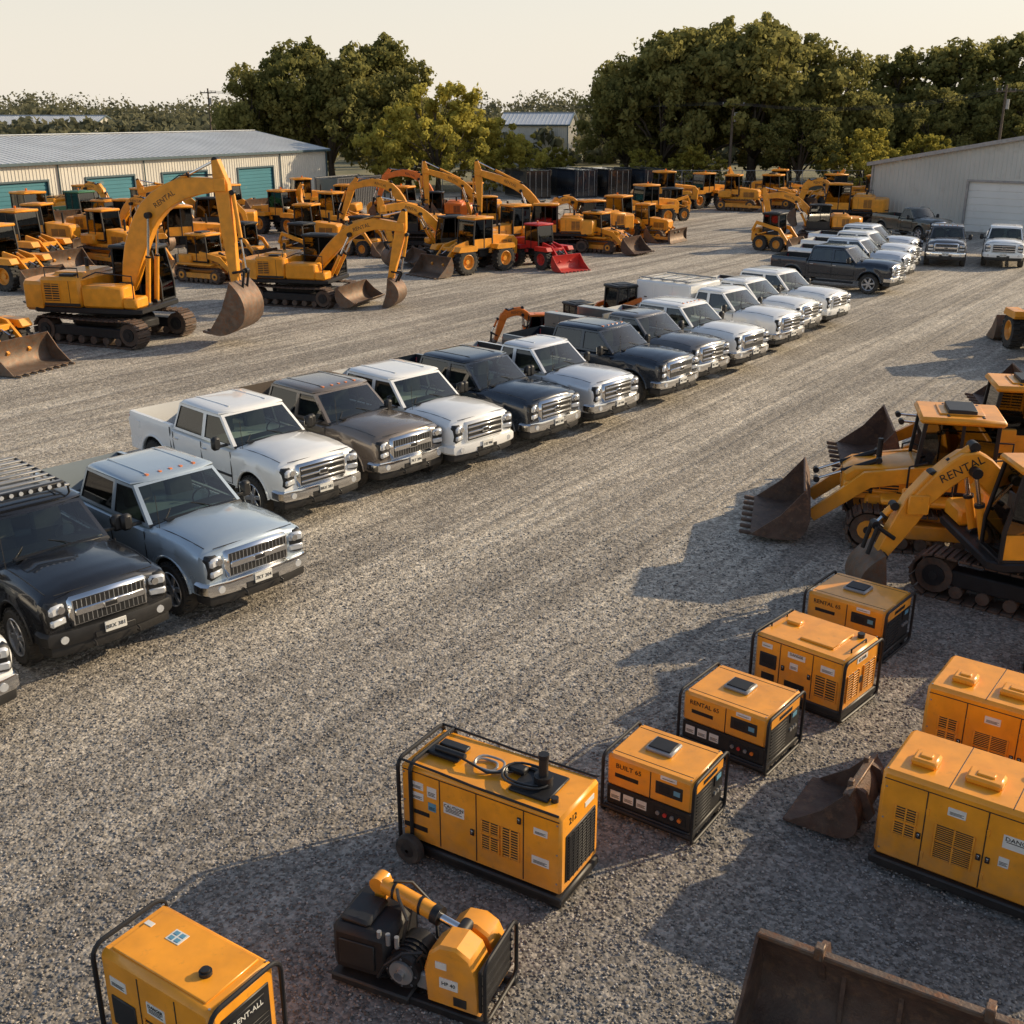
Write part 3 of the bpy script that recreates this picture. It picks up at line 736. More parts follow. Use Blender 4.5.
def gen_mid(L=1.36,W=1.05,H=.95):
    mb=MB();gen_base(mb,L,W,H,.16,'yelg',.04);y=.015
    mb.box((L/2,W/2,.16),(L+.02,W+.02,.1),'blk',b=.015)
    for x in(L*.3,L*.66): seam(mb,x,.24,H-.06,y)
    seamh(mb,.04,L-.04,H-.05,y)
    mb.box((L*.17,y-.003,.58),(.26,.02,.22),'blk',b=.01);mb.box((L*.17,y-.012,.6),(.2,.01,.14),'blkm',b=.004)
    label(mb,L*.15,.8,.16,.07,y,None,lines=2);label(mb,L*.48,.78,.26,.08,y,'DANGER',ts=.05,lines=1)
    label(mb,L*.46,.62,.12,.1,y,None,lines=3)
    louv(mb,L*.70,L*.93,.32,.62,y,-1,8);label(mb,L*.82,.74,.2,.1,y,None,lines=3)
    latch(mb,L*.63,.55,y);latch(mb,L*.34,.55,y)
    label(mb,L*.18,.34,.2,.1,y,None,'blkm',lines=0);label(mb,L*.48,.34,.3,.09,y,None,'blkm',lines=0)
    X=L-.015
    mb.box((X,W*.5,.5),(.02,W*.1,.1),'blk');
    for yy in(W*.28,W*.72): louv(mb,yy-W*.15,yy+W*.15,.3,.68,X,1,10,ax='x')
    labelx(mb,X,W*.5,.82,.3,.08,'65 kVA',ts=.07)
    mb.box((L*.6,W*.5,H+.012),(.5,.6,.035),'yelg',b=.012);mb.box((L*.2,W*.6,H+.02),(.2,.16,.05),'yelg',b=.015)
    mb.cyl((L*.85,W*.8,H),(L*.85,W*.8,H+.06),.05,'blk',16)
    for x in(L*.06,L*.94): mb.tube([(x,W*.3,H-.01),(x,W*.3,H+.05),(x,W*.7,H+.05),(x,W*.7,H-.01)],.012,'blkm',6)
    for a in(.05,L-.05):
        for b in(.05,W-.05): screw(mb,a,b,H,'z')
    for x in(-.01,L+.01): rtube(mb,x,-.02,W+.02,.06,H-.02,.022,'blkm',.08)
    return mb.mesh('gen_mid_mesh')
def gen_big(L=2.6,W=1.05,H=1.3):
    mb=MB();gen_base(mb,L,W,H,.18,'yelg',.045);y=.015
    mb.box((L/2,W/2,.13),(L+.03,W+.04,.12),'blk',b=.02)
    for x in(.5,1.1,1.75,2.2): seam(mb,x,.24,H-.1,y)
    seamh(mb,.05,L-.05,H-.1,y)
    louv(mb,.2,.42,.55,.70,y,-1,5);louv(mb,.2,.42,.74,.9,y,-1,5)
    louv(mb,.62,1.0,.42,.62,y,-1,8);louv(mb,.62,1.0,.64,.84,y,-1,8)
    label(mb,1.42,.92,.32,.16,y,'DANGER',ts=.07,lines=1);label(mb,.8,1.05,.18,.1,y,None,lines=3)
    label(mb,1.3,.66,.1,.12,y);label(mb,1.95,.9,.24,.12,y,'DIESEL',ts=.05)
    louv(mb,1.85,2.15,.42,.8,y,-1,12)
    for x in(.46,1.06,1.15,1.7): latch(mb,x,.62,y)
    for x in(.08,2.5):
        for z in(.3,.7,1.1): screw(mb,x,y,z)
    for x in(.52,1.12,1.77):
        for z in(.4,.95): mb.box((x,y-.004,z),(.03,.014,.08),'yelg',b=.003)
    X=L-.015;louv(mb,.15,W-.15,.35,1.0,X,1,14,ax='x')
    mb.box((-.0,W/2,.7),(.03,W*.7,.6),'yelg',b=.008)
    for x,w in((.35,.26),(.95,.36),(1.7,.3)): 
        mb.box((x,.4,H+.035),(w,.26,.09),'yelg',b=.025);mb.box((x,.4,H+.085),(w*.5,.1,.03),'yelg',b=.01)
    mb.cyl((1.35,.75,H),(1.35,.75,H+.05),.06,'blk',16)
    for x in(.68,1.3,2.0): mb.box((x,W/2,H-.002),(.01,W-.1,.008),'blk',b=.001)
    for a in(.06,L-.06):
        for b in(.06,W-.06): screw(mb,a,b,H,'z')
    return mb.mesh('gen_big_mesh')
def gen_diesel(L=2.0,W=.86,H=1.14):
    mb=MB();gen_base(mb,L,W,H,.2,'yelg',.03);y=.015
    mb.box((L/2,W/2,.14),(L,W,.1),'blk',b=.02)
    for x in(.52,.98,1.55): seam(mb,x,.26,H-.05,y)
    seamh(mb,.04,L-.04,H-.05,y)
    label(mb,.22,.93,.18,.09,y);label(mb,.22,.80,.18,.09,y);label(mb,.42,.9,.12,.13,y);label(mb,.42,.72,.1,.1,y,None,'blue')
    label(mb,.7,.78,.26,.13,y,'CAUTION',ts=.055);label(mb,.28,.6,.2,.05,y,None,'blkm',lines=0)
    louv(mb,1.05,1.26,.45,.62,y,-1,6);louv(mb,1.05,1.26,.66,.8,y,-1,5);louv(mb,1.3,1.5,.45,.8,y,-1,11)
    label(mb,1.75,.55,.2,.1,y);label(mb,1.75,.9,.16,.08,y);label(mb,.2,.4,.3,.06,y,None,'blkm',lines=0)
    latch(mb,.93,.6,y);latch(mb,1.5,.95,y)
    for x in(.06,L-.06):
        for z in(.35,.7,1.05): screw(mb,x,y,z)
    X=L-.015
    mb.box((X+.004,W/2,.6),(.02,W*.74,.56),'blk',b=.006)
    for i in range(15): mb.box((X+.02,W/2,.345+i*.036),(.018,W*.68,.013),'blkm',b=.003)
    for i in range(7): mb.box((X+.026,W*.18+i*W*.107,.6),(.01,.012,.54),'blkm',b=.002)
    mb.text('212',.11,T3((X+.003,W*.3,H-.13))@RZ(rad(90))@RX(rad(90)),'blk');labelx(mb,X,W*.72,H-.13,.2,.06)
    for x in(.0,.16): rtube(mb,x,-.01,W+.01,.1,H+.05,.024,'blkm',.1)
    for yy in(.02,W-.02): mb.tube([(.0,yy,H+.05),(.5,yy,H+.04),(.95,yy,H+.02),(1.95,yy,H+.015)],.014,'blkm',8)
    for yy,s in((-.09,-1),(W+.09,1)):
        mb.lathe([(.08,-.05),(.15,-.055),(.17,-.03),(.17,.03),(.15,.055),(.08,.05)],(.18,yy,.17),'rub',24)
        mb.lathe([(.1,s*.045),(.02,s*.06)],(.18,yy,.17),'blk',16)
    mb.cyl((.18,-.06,.17),(.18,W+.06,.17),.025,'blkm')
    mb.box((.36,W*.42,H+.04),(.42,.16,.05),'blkm',b=.015);mb.box((.36,W*.65,H+.03),(.34,.12,.04),'blk',b=.01)
    mb.cyl((.25,W*.42,H+.08),(.62,W*.42,H+.08),.035,'blk',12)
    for j,(cx,cy,rr,) in enumerate(((.85,.42,.13),(.88,.44,.17),(1.32,.42,.2),(1.34,.44,.24),(1.36,.40,.27))):
        mb.tube([(cx+rr*math.cos(t),cy+rr*.8*math.sin(t),H+.03+.012*j+.01*math.sin(3*t)) for t in[i*math.pi/10 for i in range(20)]],.014,'pipe' if j>1 else 'grey',7,closed=True)
    mb.tube([(.55,.36,H+.06),(.7,.3,H+.08),(.95,.28,H+.04),(1.15,.4,H+.05),(1.3,.6,H+.03)],.014,'pipe',7)
    mb.box((1.5,.42,H+.015),(.46,.5,.03),'blkm',b=.01)
    mb.box((1.2,.5,H+.05),(.2,.14,.07),'blkm',b=.02)
    mb.cyl((1.55,.42,H+.02),(1.55,.42,H+.14),.10,'blkm',20);mb.cyl((1.55,.42,H+.12),(1.55,.42,H+.36),.05,'blk',18);mb.cyl((1.55,.42,H+.34),(1.55,.42,H+.39),.057,'blkm',18)
    mb.cyl((1.78,.25,H),(1.78,.25,H+.05),.04,'blk',14)
    return mb.mesh('gen_diesel_mesh')
def gen_framed(L=1.38,W=.74,H=1.12):
    mb=MB();gen_base(mb,L,W,H,.16,'yelg',.05);y=.015
    for x in(.5,.95): seam(mb,x,.24,H-.08,y)
    label(mb,.24,.85,.2,.1,y);label(mb,.7,.8,.22,.12,y,'DANGER',ts=.045);mb.box((.28,y-.004,.55),(.3,.02,.3),'blk',b=.01)
    louv(mb,.55,.9,.35,.65,y,-1,8)
    X=L-.015
    mb.box((X+.004,W/2,.62),(.02,W*.7,.72),'blk',b=.01);mb.box((X+.016,W/2,.86),(.02,W*.52,.13),'blkm',b=.006)
    mb.text('RENT-ALL',.075,T3((X+.028,W/2,.86))@RZ(rad(90))@RX(rad(90)),'label')
    for i in range(8): mb.box((X+.018,W/2,.36+i*.05),(.016,W*.6,.018),'blkm',b=.003)
    mb.box((L*.5,W*.5,H+.006),(L*.82,W*.78,.02),'yelg',b=.008)
    mb.cyl((L*.74,W*.4,H+.01),(L*.74,W*.4,H+.05),.055,'blk',20);mb.cyl((L*.74,W*.4,H+.05),(L*.74,W*.4,H+.07),.04,'blk',16)
    mb.box((L*.36,W*.62,H+.018),(.16,.13,.006),'label',b=.001)
    for i in range(2):
        for j in range(2): mb.box((L*.36-.035+i*.07,W*.62-.03+j*.06,H+.023),(.05,.04,.004),'blue',b=.0005)
    mb.box((L*.12,W*.6,H+.018),(.09,.05,.006),'label',b=.001)
    for x in(.06,L-.06):
        for b in(.06,W-.06): screw(mb,x,b,H+.002,'z')
    for x in(-.012,L+.012): rtube(mb,x,-.015,W+.015,.04,H+.02,.022,'blkm',.12)
    return mb.mesh('gen_framed_mesh')
def power_pack():
    mb=MB()
    mb.box((.42,.42,.08),(.9,.85,.1),'blk',b=.02)
    for y in(.1,.74): mb.box((.85,y,.05),(1.75,.1,.1),'blkm',b=.015)
    mb.box((.28,.42,.42),(.66,.72,.56),'blkm',b=.07,rot=RZ(.05));mb.box((.2,.35,.72),(.34,.42,.08),'blk',b=.03)
    mb.box((.27,.05,.42),(.4,.02,.3),'blk',b=.01,rot=RZ(.05))
    mb.cyl((.78,.06,.38),(.78,.5,.38),.19,'blkm',24);mb.cyl((.78,.03,.38),(.78,.07,.38),.13,'grey',20);mb.cyl((.78,-.02,.38),(.78,.04,.38),.05,'rod',14)
    for i in range(8):
        t=i*math.pi/4;mb.cyl((.78+.16*math.cos(t),.06,.38+.16*math.sin(t)),(.78+.16*math.cos(t),.045,.38+.16*math.sin(t)),.014,'rod',8)
    for yy in(.14,.2,.26,.32): mb.cyl((.78,yy,.38),(.78,yy+.02,.38),.205,'blk',24)
    arc=[(1.05,.12),(1.02,.5),(1.08,.72),(1.2,.84),(1.38,.86),(1.52,.78),(1.6,.6),(1.62,.3),(1.62,.12)]
    mb.prism(arc,.06,.40,'yelg',ch=.03);mb.prism([(a*.98+.03,b*.93) for a,b in arc],.5,.78,'yelg',ch=.03)
    mb.box((1.3,.45,.3),(.5,.2,.4),'blk')
    mb.box((1.64,.4,.45),(.04,.7,.5),'blkm',b=.01)
    for z in(.3,.42,.54,.66):mb.cyl((1.66,.06,z),(1.66,.76,z),.012,'blkm',6)
    rtube(mb,1.7,.04,.78,.1,.8,.022,'blkm',.1)
    mb.box((1.3,.056,.42),(.2,.01,.12),'label',b=.001);mb.text('HP 40',.06,T3((1.3,.049,.42))@RX(rad(90)),'blk')
    mb.box((1.22,.056,.62),(.12,.01,.08),'label',b=.001);mb.box((1.42,.054,.24),(.14,.012,.1),'blk',b=.003)
    mb.cyl((.28,.62,.86),(.95,.5,.80),.085,'yelg',20);mb.cyl((.92,.505,.803),(1.0,.49,.796),.1,'blkm',20)
    for q in(.2,.7): mb.cyl((.28+.67*q,.62-.12*q,.86-.06*q),(.28+.67*q+.03,.62-.12*q,.86-.06*q),.095,'blkm',20)
    mb.cyl((.98,.49,.797),(1.28,.44,.77),.045,'rod',16);mb.cyl((.22,.56,.86),(.22,.72,.86),.09,'yelg',18)
    mb.box((.24,.62,.76),(.14,.1,.2),'yelg',b=.02);mb.cyl((1.28,.34,.77),(1.28,.54,.77),.07,'blkm',16)
    mb.tube([(.5,.5,.95),(.6,.35,1.0),(.75,.25,.85),(.72,.2,.6)],.018,'pipe',7)
    mb.tube([(.4,.6,.95),(.55,.72,.9),(.8,.75,.65),(.9,.6,.4)],.018,'pipe',7)
    mb.tube([(.95,.2,.2),(.88,.1,.45),(.98,.12,.62),(1.1,.2,.5)],.016,'pipe',7)
    mb.tube([(.6,.1,.25),(.55,-.02,.3),(.65,-.04,.5),(.8,.05,.62),(1.0,.1,.66)],.016,'pipe',7)
    mb.box((.98,.3,.3),(.14,.4,.2),'grey',b=.02)
    for i in range(3): mb.cyl((.5+.1*i,.12,.6),(.5+.1*i,.12,.73),.025,'grey',10)
    return mb.mesh('power_pack_mesh')
def big_bucket(w=2.5,s=1.,k='rust'):
    mb=MB()
    pr=[(-.1,.95),(-.28,.7),(-.36,.4),(-.3,.12),(-.05,-.03),(.4,-.05),(.95,-.05)]
    bucket(mb,0,.08,0,s,w,k,False,prof=pr)
    mb.box((-.1*s,0,1.04*s),(.09,w*1.01,.05),'steel',b=.01)
    for y in(-w*.28,w*.28):
        mb.prism([(-.08*s,1.1*s),(-.35*s,1.0*s),(-.55*s,.6*s),(-.45*s,.4*s),(-.3*s,.6*s)],y-.03,y+.03,k)
        mb.box((-.06*s,y,1.1*s),(.1*s,.08,.14*s),'steel')
    for y in(-w*.2,0,w*.22): mb.box((-.27*s,y,.45*s),(.03,.04,.7*s),k)
    for i in range(3): mb.box(((.1+i*.25)*s,0,.047),(.02,w*.95,.01),'steel')
    return mb.mesh('loader_bucket_mesh')

# ---------------------------------------------------------------- build vehicles
crew=pickup('crew');crewm=pickup('crew',markers=True,grille=1);crewr=pickup('crew',rack=True,bump='blk',grille=1)
ext=pickup('ext');reg=pickup('reg');serv=pickup('ext',service=True);crewb=pickup('crew',bump='PAINT');cargo=pickup('ext',cargo=True)
TR=[(-9.3,14.1,crew,'white',-42),(-7.95,16.6,crewr,'black',-43),(-6.25,18.3,crewm,'silver',-42),(-5.9,22.8,crew,'white',-42),(-4.3,24.6,crewm,'brown',-42),
(-2.75,25.9,crewb,'white',-42),(-1.1,27.7,crew,'navy',-41),(.55,29.5,ext,'lsil',-42),(2.5,32.0,crewm,'navy',-42),(3.8,34.1,serv,'grey',-42),
(5.4,36.0,crewm,'white',-42),(7.3,39.0,cargo,'white',-43),(8.5,41.3,serv,'white',-42),(10.2,43.6,crewb,'white',-42),
(15.1,51.8,crew,'navy',-38),(16.7,55.2,crewb,'lsil',-38),(18.1,58.4,crew,'white',-38),(19.4,61.9,crewb,'lsil',-38),
(23.8,61.6,crewm,'grey',-110),(26.8,61.2,crewb,'white',-112)]
for x,y,me,c,r in TR: put(me,'utility_truck' if me in (serv,cargo) else 'pickup_truck',x,y,r+R.uniform(-1.2,1.2),paint={'PAINT':P[c]})
put(reg,'pickup_truck',26.0,73.5,-70,paint={'PAINT':P['olive']})

e1=excavator([(.7,1.7),(1.1,3.0),(1.8,4.25),(2.95,4.95),(4.35,5.1)],[None,(4.55,1.95),(4.2,5.85)],.25,1.15,10,bh=.78)
put(e1,'excavator',-14.3,39.6,-22,1.06)
e2=excavator([(.7,1.6),(1.5,2.5),(2.5,3.3),(3.6,3.65),(4.9,3.55)],[None,(4.3,1.2),(5.05,4.25)],.5,.85,5,bh=.58,blade=True)
put(e2,'excavator',-8.9,47.6,-20,.92)
e3=excavator([(.7,1.7),(1.0,2.9),(1.9,4.1),(3.3,4.45),(4.7,4.1)],[None,(5.5,1.9),(4.3,4.75)],.4,1.,0,bh=.6)
e6=excavator([(.7,1.7),(1.3,2.9),(2.3,3.9),(3.7,4.5),(5.1,4.9)],[None,(5.0,2.4),(5.2,5.6)],.5,.9,0,bh=.55,roof='yel')
e4=excavator([(.7,1.6),(1.1,2.4),(1.75,3.0),(2.4,3.0),(3.0,2.75)],[None,(3.55,1.15),(2.8,3.2)],.6,.8,0,bh=.5,roof='yel')
wl=wheel_loader();wl2=wheel_loader(.9,seed=1);wlh=wheel_loader(0,hoe=True,seed=1);tl=track_loader();tl2=track_loader(.5);ss=skid_steer();bd=bulldozer()
put(wl,'wheel_loader',-17.9,35.6,-24,.95)
LG=[(wlh,'backhoe_loader',-23.9,52.2,-20,1.),(wl,'wheel_loader',-25.4,58.5,-25,1.05),(bd,'bulldozer',-26.5,64.5,-15,1.),(wl2,'wheel_loader',-29.6,70,-30,1.1),(bd,'bulldozer',-21.5,60.5,-30,1.),
(tl,'track_loader',-14.6,54.0,-28,.9),(wlh,'backhoe_loader',-18.8,63,-150,1.),(ss,'skid_steer_loader',-14.4,60.8,-30,1.),(e2,'excavator',-18.6,71.5,-160,.9),(wl,'wheel_loader',-15.2,76,-30,1.),
(wlh,'backhoe_loader',-11.5,74,-35,1.),(tl2,'track_loader',-21.8,70,-30,1.),(wl,'wheel_loader',-25,78,-35,1.),(e4,'excavator',-31,80,-20,.95),(wl2,'wheel_loader',-20.3,82,-30,1.),
(e2,'excavator',-3.0,60.5,-158,.85),(e3,'excavator',-5.6,68.0,178,.85),(wl,'wheel_loader',-2.0,57.6,-140,.95),(e6,'excavator',2.6,66.5,172,.9),(bd,'bulldozer',-.2,63.6,-140,1.),(e4,'excavator',5.0,69.5,-158,.9),
(wl,'wheel_loader',7.0,73.0,-35,.95),(tl,'track_loader',5.2,66.0,-40,.9),(bd,'bulldozer',8.8,71.8,-35,.8),
(wl,'wheel_loader',12.4,95,-165,1.1),(wlh,'backhoe_loader',16.3,98,-150,1.),(bd,'bulldozer',18.9,95,-20,1.),(tl,'track_loader',22.6,97.5,-30,1.1),(wl,'wheel_loader',27,96,-160,1.),(wlh,'backhoe_loader',31,97,-30,.95),
(e2,'excavator',19.6,70.5,165,.78),(ss,'skid_steer_loader',15.6,66.8,-35,1.),(e4,'excavator',23.8,80.5,160,1.),
(ss,'skid_steer_loader',-29.5,58,-30,1.),(e4,'excavator',-23.5,66.5,-20,.95),(tl,'track_loader',-25.5,72,-40,1.),(ss,'skid_steer_loader',-8.5,64.5,-30,1.),(bd,'bulldozer',-11.5,66,-20,.95),(ss,'skid_steer_loader',-6.5,72.5,-30,1.1),
(bd,'bulldozer',-12.5,82,170,1.),(wl2,'wheel_loader',-7.5,80,-20,1.),(ss,'skid_steer_loader',1.5,74,-30,1.1),(e6,'excavator',-1.4,75,-170,.85),(wl2,'wheel_loader',9.5,82,-150,1.),(bd,'bulldozer',-2.5,84,-30,1.),(wl,'wheel_loader',-16.8,90,-150,1.),(ss,'skid_steer_loader',14,103,-30,1.2),(wl,'wheel_loader',24.5,104,-20,1.),(bd,'bulldozer',29,90,170,1.),
(ss,'skid_steer_loader',-18.2,55.8,-35,1.),(ss,'skid_steer_loader',-11.2,60.5,-30,1.),(ss,'skid_steer_loader',12.0,86,-150,1.1)]
for me,n,x,y,r,s in LG: put(me,n,x,y,r+R.uniform(-6,6),s)
put(wl,'wheel_loader',1.5,59.3,-50,.78,paint={'yel':M['red'],'steel':M['red'],'yelg':M['red']})
put(e3,'excavator',-4.8,79,175,.85,paint={'yel':M['org']});put(wl,'wheel_loader',-28.3,75,-30,1.,paint={'yel':M['grn']})
put(e4,'mini_excavator',1.2,36.4,-172,.5,paint={'yel':M['org']});put(ss,'skid_steer_loader',3.9,40.3,-150,.85,paint={'yel':M['org']});put(ss,'skid_steer_loader',2.3,37.6,-60,.75,paint={'yel':M['org']})
e5=excavator([(.7,1.65),(1.25,2.3),(1.8,2.75),(2.25,2.5),(2.75,1.95)],[None,(3.3,.90),(2.5,2.5)],.5,.75,38,bh=.5,roof='yel',cabk='blkm')
put(e5,'excavator',9.0,17.0,141,.86)
put(tl,'track_loader',7.95,19.8,166,1.0);put(tl2,'track_loader',10.3,22.2,168,1.0);put(tl2,'track_loader',15.1,27.0,168,.95);put(wl,'wheel_loader',18.1,36.6,84,.9)
put(gen_framed(),'portable_generator',-3.5,7.39,-33)
put(gen_diesel(),'diesel_generator',-1.22,10.15,-31)
gs=gen_small(1.12,.85,.8);gs2=gen_small(1.2,.98,.8,1);gm=gen_mid();gb=gen_big()
put(gs,'portable_generator',1.07,10.88,-35);put(gs2,'portable_generator',2.16,12.33,-39)
put(gm,'portable_generator',3.36,13.71,-43);put(gs2,'portable_generator',4.5,15.34,-41,scv=(1.05,1.05,1.05))
put(gb,'diesel_generator',3.87,9.9,-36,scv=(1,1,.95));put(gb,'diesel_generator',5.0,11.75,-37,scv=(1,1,.93));put(gm,'portable_generator',7.45,14.2,-40)
put(power_pack(),'hydraulic_power_pack',-1.68,8.2,-24,.92)
put(big_bucket(2.4,.95),'loader_bucket',3.15,7.05,-120);put(big_bucket(1.0,.60),'loader_bucket',3.92,10.75,146)

# ---------------------------------------------------------------- buildings
def siding(name,base,rough=.45,metal=.0,dirt=(.3,.26,.2)):
    return mat(name,base,rough,metal,.1,.35,col2=dirt,c2lo=.6,c2hi=.95)
M['wall']=siding('ribbed_wall',(.62,.59,.52));M['roofm']=siding('metal_roof',(.60,.62,.63),metal=.1,rough=.4);M['teal']=siding('teal_door',(.04,.19,.24))
M['trim']=mat('dark_trim',(.05,.09,.11),.5);M['wdoor']=siding('white_door',(.75,.74,.70));M['wall2']=siding('ribbed_wall_grey',(.55,.54,.49))
def ribbed(mb,p0,p1,z0,z1f,k,nrm,step=.3,dep=.035):
    p0=Vector((*p0,0));p1=Vector((*p1,0));L=(p1-p0).length;d=(p1-p0)/L;n=Vector((*nrm,0));N=int(L/step)
    vs=[];fs=[]
    for i in range(N):
        for a,o in((0,0),(.62,0),(.7,dep),(.92,dep)):
            t=(i+a)*L/N;q=p0+d*t+n*o;vs+=[(q.x,q.y,z0),(q.x,q.y,z1f(t/L))]
    q=p1;vs+=[(q.x,q.y,z0),(q.x,q.y,z1f(1))]
    for i in range(len(vs)//2-1): fs.append([2*i,2*i+2,2*i+3,2*i+1])
    mb.add(vs,fs,k)
def building(name,c,ang,Lf,W,ze,zr,doors,wall,doork,gable_doors=(),trim='trim'):
    mb=MB()
    def seg(a,b,za,zb_): ribbed(mb,(a,0),(b,0),za,lambda t:zb_,wall,(0,-1))
    x=0.;
    for d0,d1,h in sorted(doors):
        seg(-x,-d0,0,ze) if d0-x>.3 else None
        seg(-d0,-d1,h,ze)
        mb.box((-(d0+d1)/2,.12,h/2),(d1-d0,.06,h),doork,b=.005)
        for i in range(int(h/.3)): mb.box((-(d0+d1)/2,.075,.15+i*.3),(d1-d0-.05,.03,.22),doork,b=.01)
        for q in(d0,d1): mb.box((-q,-.02,h/2),(.14,.16,h),trim,b=.01)
        mb.box((-(d0+d1)/2,-.03,h+.06),(d1-d0+.14,.16,.14),trim,b=.01)
        x=d1
    seg(-x,-Lf,0,ze)
    gz=lambda t:ze+(zr-ze)*(1-abs(2*t-1))
    y0=0.
    for d0,d1,h in gable_doors:
        ribbed(mb,(0,y0),(0,d0),0,lambda t:gz((y0+(d0-y0)*t)/W),wall,(1,0))
        ribbed(mb,(0,d0),(0,d1),h,lambda t:gz((d0+(d1-d0)*t)/W),wall,(1,0))
        mb.box((-.12,(d0+d1)/2,h/2),(.06,d1-d0,h),doork,b=.005)
        for i in range(int(h/.45)): mb.box((-.075,(d0+d1)/2,.225+i*.45),(.03,d1-d0-.05,.4),doork,b=.012)
        for q in(d0,d1): mb.box((.02,q,h/2),(.16,.14,h),trim,b=.01)
        mb.box((.03,(d0+d1)/2,h+.06),(.16,d1-d0+.14,.14),trim,b=.01)
        y0=d1
    Y0=y0
    ribbed(mb,(0,Y0),(0,W),0,lambda t:gz((Y0+(W-Y0)*t)/W),wall,(1,0))
    mb.add([(-Lf,0,0),(-Lf,W,0),(-Lf,W,ze),(-Lf,W/2,zr),(-Lf,0,ze)],[[0,1,2,3,4]],wall)
    mb.add([(-Lf,W,0),(0,W,0),(0,W,ze),(-Lf,W,ze)],[[0,1,2,3]],wall)
    o=.35;sl=(zr-ze)/(W/2)
    for s,ya,yb in((0,-o,W/2),(1,W+o,W/2)):
        za=ze-o*sl
        mb.loft([[(-Lf-.3,ya,za),(-Lf-.3,yb,zr),(-Lf-.3,yb,zr+.08),(-Lf-.3,ya,za+.08)],[(.35,ya,za),(.35,yb,zr),(.35,yb,zr+.08),(.35,ya,za+.08)]],'roofm')
        n=int((Lf+.6)/.6)
        for i in range(n+1):
            x=.34-i*(Lf+.62)/n
            mb.loft([[(x,ya,za+.075),(x-.05,ya,za+.075),(x-.05,ya,za+.12),(x,ya,za+.12)],[(x,yb,zr+.075),(x-.05,yb,zr+.075),(x-.05,yb,zr+.12),(x,yb,zr+.12)]],'roofm')
        mb.beam([(-Lf-.3,za-.0),(.36,za-.0)],[.2,.2],.14,trim,ya)
        mb.loft([[(.36,ya,za-.12),(.36,yb,zr-.12),(.36,yb,zr+.13),(.36,ya,za+.13)],[(.42,ya,za-.12),(.42,yb,zr-.12),(.42,yb,zr+.13),(.42,ya,za+.13)]],trim)
    mb.box((-Lf/2,W/2,zr+.12),(Lf+.7,.5,.07),'roofm',b=.02)
    for x,y in((.06,-.06),(.06,W+.06)): mb.box((x,y,(ze-.1)/2),(.14,.14,ze-.1),trim,b=.02)
    for i in range(1,int(Lf/8.5)): mb.cyl((-i*8.5+1.4,-.1,0),(-i*8.5+1.4,-.1,ze-.2),.05,trim,8)
    mb.box((-Lf/2,W/2,.06),(Lf-.4,W-.4,.1),'grey')
    me=mb.mesh(name+'_mesh',30);put(me,name,c[0],c[1],ang)
building('metal_warehouse',(-18.3,113),math.degrees(math.atan2(.89,.46)),66,18,4.3,5.9,[(8.1,13,3.),(16.9,22.2,3.),(25.2,30.1,3.),(33.6,38.8,3.),(42,47,3.)],'wall','teal')
building('metal_garage',(25.9,82.2),-132+0,30,24,4.3,6.5,[], 'wall2','wdoor',gable_doors=[(6.8,11.3,3.3),(14,18.5,3.3)],trim='grey')
def container():
    mb=MB();L,W,H=6.06,2.44,2.59
    mb.box((0,0,H/2),(L-.1,W-.1,H-.1),'PAINT',b=.02)
    for s in(-1,1):
        for i in range(24): mb.box((-L/2+.22+i*.245,s*(W/2-.03),H/2),(.13,.05,H-.3),'PAINT',b=.015)
        for z in(.07,H-.06): mb.box((0,s*(W/2-.02),z),(L,.1,.13),'PAINT',b=.01)
        for x in(-1,1): mb.box((x*(L/2-.06),s*(W/2-.06),H/2),(.15,.15,H),'PAINT',b=.01)
    for i in range(4): mb.cyl((L/2+.0,-.9+i*.6,.15),(L/2+.0,-.9+i*.6,H-.15),.025,'grey',6)
    return mb.mesh('container_mesh')
cm=container()
for x,y,c,r in [(5.8,112,'navy',-65),(9.2,112.5,'black',-68),(12.6,113,'navy',-66),(1.5,111,'black',-70),(-14,98,'grey',60)]:
    put(cm,'shipping_container',x,y,r,paint={'PAINT':P[c]})
building('distant_shed',(8.4,176),-12,10.5,9,6.0,7.6,[],'wall','wdoor')
building('distant_shed',(-95,262),-10,40,14,4.5,7.0,[],'wall','wdoor')

# ---------------------------------------------------------------- poles, fence
M['wood']=mat('weathered_wood',(.12,.09,.065),.85,0,.3,3,bump=.3)
def pole(x,y,h,rz,wires=None):
    mb=MB();mb.cyl((0,0,0),(0,0,h),.17,'wood',10,r2=.11)
    mb.box((0,0,h-.6),(2.4,.12,.14),'wood')
    for a in(-1.1,-.5,.5,1.1): mb.cyl((a,0,h-.52),(a,0,h-.32),.05,'grey',8)
    mb.cyl((.3,0,h-2.2),(.3,0,h-1.3),.22,'grey',12)
    put(mb.mesh('pole_mesh'),'utility_pole',x,y,rz)
pole(-44.5,172,11,0);pole(47.5,113,10.2,20);pole(22.5,119,9.0,10)
mb=MB()
for a,b in(((-44.5,172,10.6),(22.5,119,8.6)),((22.5,119,8.6),(47.5,113,9.8)),((47.5,113,9.8),(80,85,9.5))):
    for o in(-1.,0.,1.):
        pts=[]
        for i in range(13):
            t=i/12;pts.append((a[0]+(b[0]-a[0])*t,a[1]+(b[1]-a[1])*t+o,a[2]+(b[2]-a[2])*t-1.1*4*t*(1-t)+.12*o))
        mb.tube(pts,.025,'blk',4)
put(mb.mesh('wires'),'overhead_power_line',0,0)
mb=MB();xs=[-12+3*i for i in range(24)]
for x in xs: mb.cyl((x,0,0),(x,0,2.3),.04,'grey',6)
for z in(.1,1.2,2.25): mb.cyl((xs[0],0,z),(xs[-1],0,z),.025,'grey',5)
